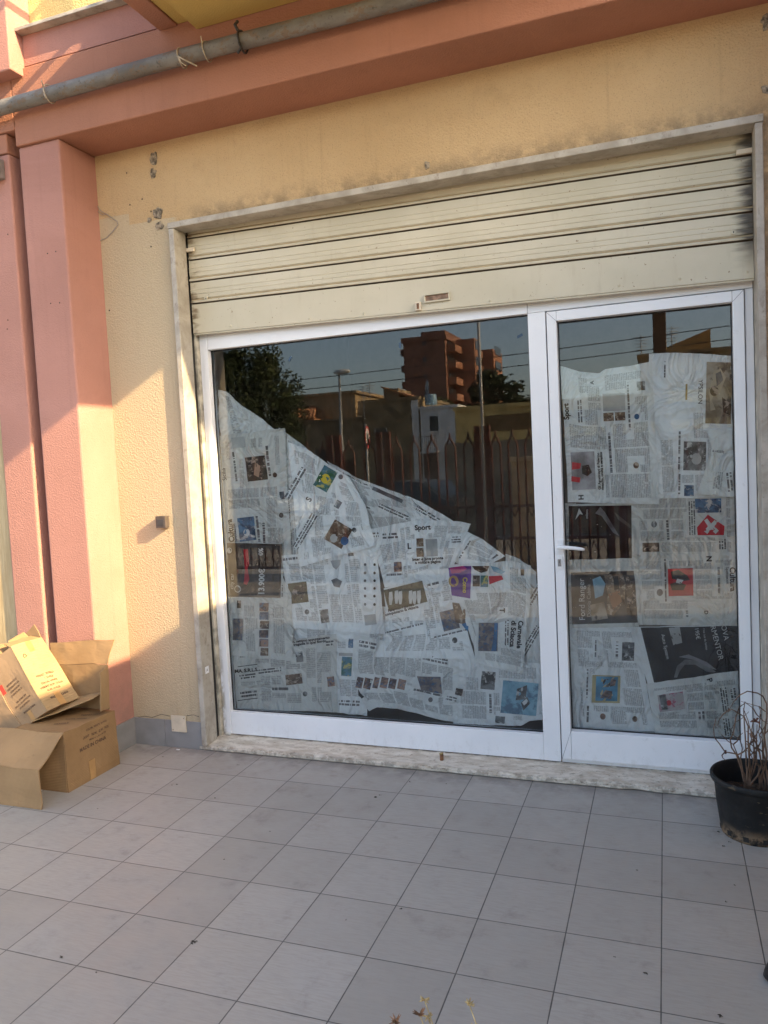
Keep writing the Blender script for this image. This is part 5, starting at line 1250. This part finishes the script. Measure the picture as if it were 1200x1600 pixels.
# trees
def leaf_mat(name, a, b):
    t = NT(name); i = t.node('ShaderNodeObjectInfo'); n = t.noise(.9, 4)
    return t.fin(t.mix(t.step(n, .35, .65), a, b), .7, None, spec=.2)
LM1 = leaf_mat('evergreen_leaf', (.030, .045, .018, 1), (.075, .090, .035, 1)); LM2 = leaf_mat('cedar_needle', (.025, .04, .02, 1), (.06, .08, .035, 1))
def tree(label, x, y, h, r, mat, n, flat=1.0, seed=1, ls=.22):
    rr = random.Random(seed); T_ = empty('tree', (x, y, -.12), label, 'tree', 'trees across the street')
    w = MB().tube([(x, y, -.12), (x+.15, y, h*.3), (x-.1, y, h*.6), (x, y, h*.9)], [.3, .24, .16, .05], 8)
    cl = []
    for k in range(26):
        a = rr.uniform(0, 6.28); zc = h*.35+(h*.62)*rr.random()**.8; q_ = r*(1-.75*((zc-h*.35)/(h*.65))**2)*rr.uniform(.35, 1)
        c = Vector((x+math.cos(a)*q_, y+math.sin(a)*q_, zc)); cl.append((c, r*rr.uniform(.22, .42)))
        w.tube([(x, y, min(zc-.3, h*.75)*.85), (x+(c.x-x)*.5, y+(c.y-y)*.5, zc-.25), c], [.10, .06, .02], 5)
    cpart('trunk', w, BARK, T_)
    w = MB()
    for i in range(n):
        c, s = cl[i % len(cl)]; d = Vector((rr.gauss(0, 1), rr.gauss(0, 1), rr.gauss(0, 1)*.75*flat)).normalized()*s*rr.random()**.4
        p_ = c+d; u_ = Vector((rr.uniform(-1, 1), rr.uniform(-1, 1), rr.uniform(-.6, .6)*flat)).normalized()*ls*rr.uniform(.6, 1.3); v_ = u_.cross(Vector((rr.uniform(-1, 1), rr.uniform(-1, 1), rr.uniform(-1, 1)))).normalized()*ls*.4
        w.face([p_-u_, p_-v_, p_+u_, p_+v_])
    cpart('crown', w, mat, T_)
tree('broad dark evergreen tree at the left of the reflection', -23.3, MY-37, 8.9, 3.3, LM1, 20000, 1, 4, .14)
tree('spreading cedar tree right of the brick tower', -16.2, MY-74, 10.4, 4.2, LM2, 6000, .35, 9, .34)
tree('low bushy tree between the tower and the cedar', -20.5, MY-70, 7.6, 2.6, LM1, 3000, 1, 5, .28)
tree('rounded tree peeping over the ochre house', -9.5, MY-62, 6.4, 2.4, LM1, 3000, 1, 6, .28)
# scraps stuck to the pane
TAPEB = simple('blue_scrap', (.05, .09, .14, 1), .5)
for (px, py, a, lab) in ((453, 561, .9, 'small dark scrap stuck to the window glass, left of the street lamp'), (625, 540, 1.5, 'small dark scrap stuck to the window glass, left of the brick tower'), (812, 525, .4, 'small dark scrap stuck to the window glass, beside the mullion')):
    p = at(px, py, GY); c, s = math.cos(a)*.018, math.sin(a)*.018
    w = MB().slab([(p.x-c+s*.4, GY-.0025, p.z-s-c*.4), (p.x+c+s*.4, GY-.0025, p.z+s-c*.4), (p.x+c-s*.4, GY-.0025, p.z+s+c*.4), (p.x-c*.6-s*.4, GY-.0025, p.z-s*.6+c*.4)], .0012)
    solo(w.build('glass_scrap', TAPEB), lab, 'scrap', 'scraps stuck to the glass')


# ------------------------------------------------------------------ light
SUN = Vector((1, -1/4.4, .557)).normalized()
el = math.asin(SUN.z); az = math.atan2(SUN.x, SUN.y)
sd = bpy.data.lights.new('sun', 'SUN'); so = bpy.data.objects.new('sun', sd); COL.objects.link(so)
so.rotation_euler = (-SUN).to_track_quat('-Z', 'Y').to_euler(); so.location = (8, -4, 9)
sd.energy = 3.6; sd.angle = R(.55); sd.color = (1.0, .73, .41)
wd = bpy.data.worlds.new('World'); sc.world = wd; wd.use_nodes = True
nt = wd.node_tree; bg = nt.nodes['Background']
sk = nt.nodes.new('ShaderNodeTexSky'); sk.sky_type = 'NISHITA'; sk.sun_disc = False
sk.sun_elevation = el; sk.sun_rotation = az; sk.altitude = 20; sk.air_density = 1.0; sk.dust_density = 2.5; sk.ozone_density = 0.0
nt.links.new(sk.outputs[0], bg.inputs[0]); bg.inputs[1].default_value = .13
sc.view_settings.view_transform = 'Standard'; sc.view_settings.look = 'None'; sc.view_settings.gamma = 1
sc.view_settings.exposure = 2.2
sc.cycles.max_bounces = 8; sc.cycles.diffuse_bounces = 5; sc.cycles.transparent_max_bounces = 12
sc.cycles.use_denoising = True; sc.cycles.denoising_prefilter = 'ACCURATE'
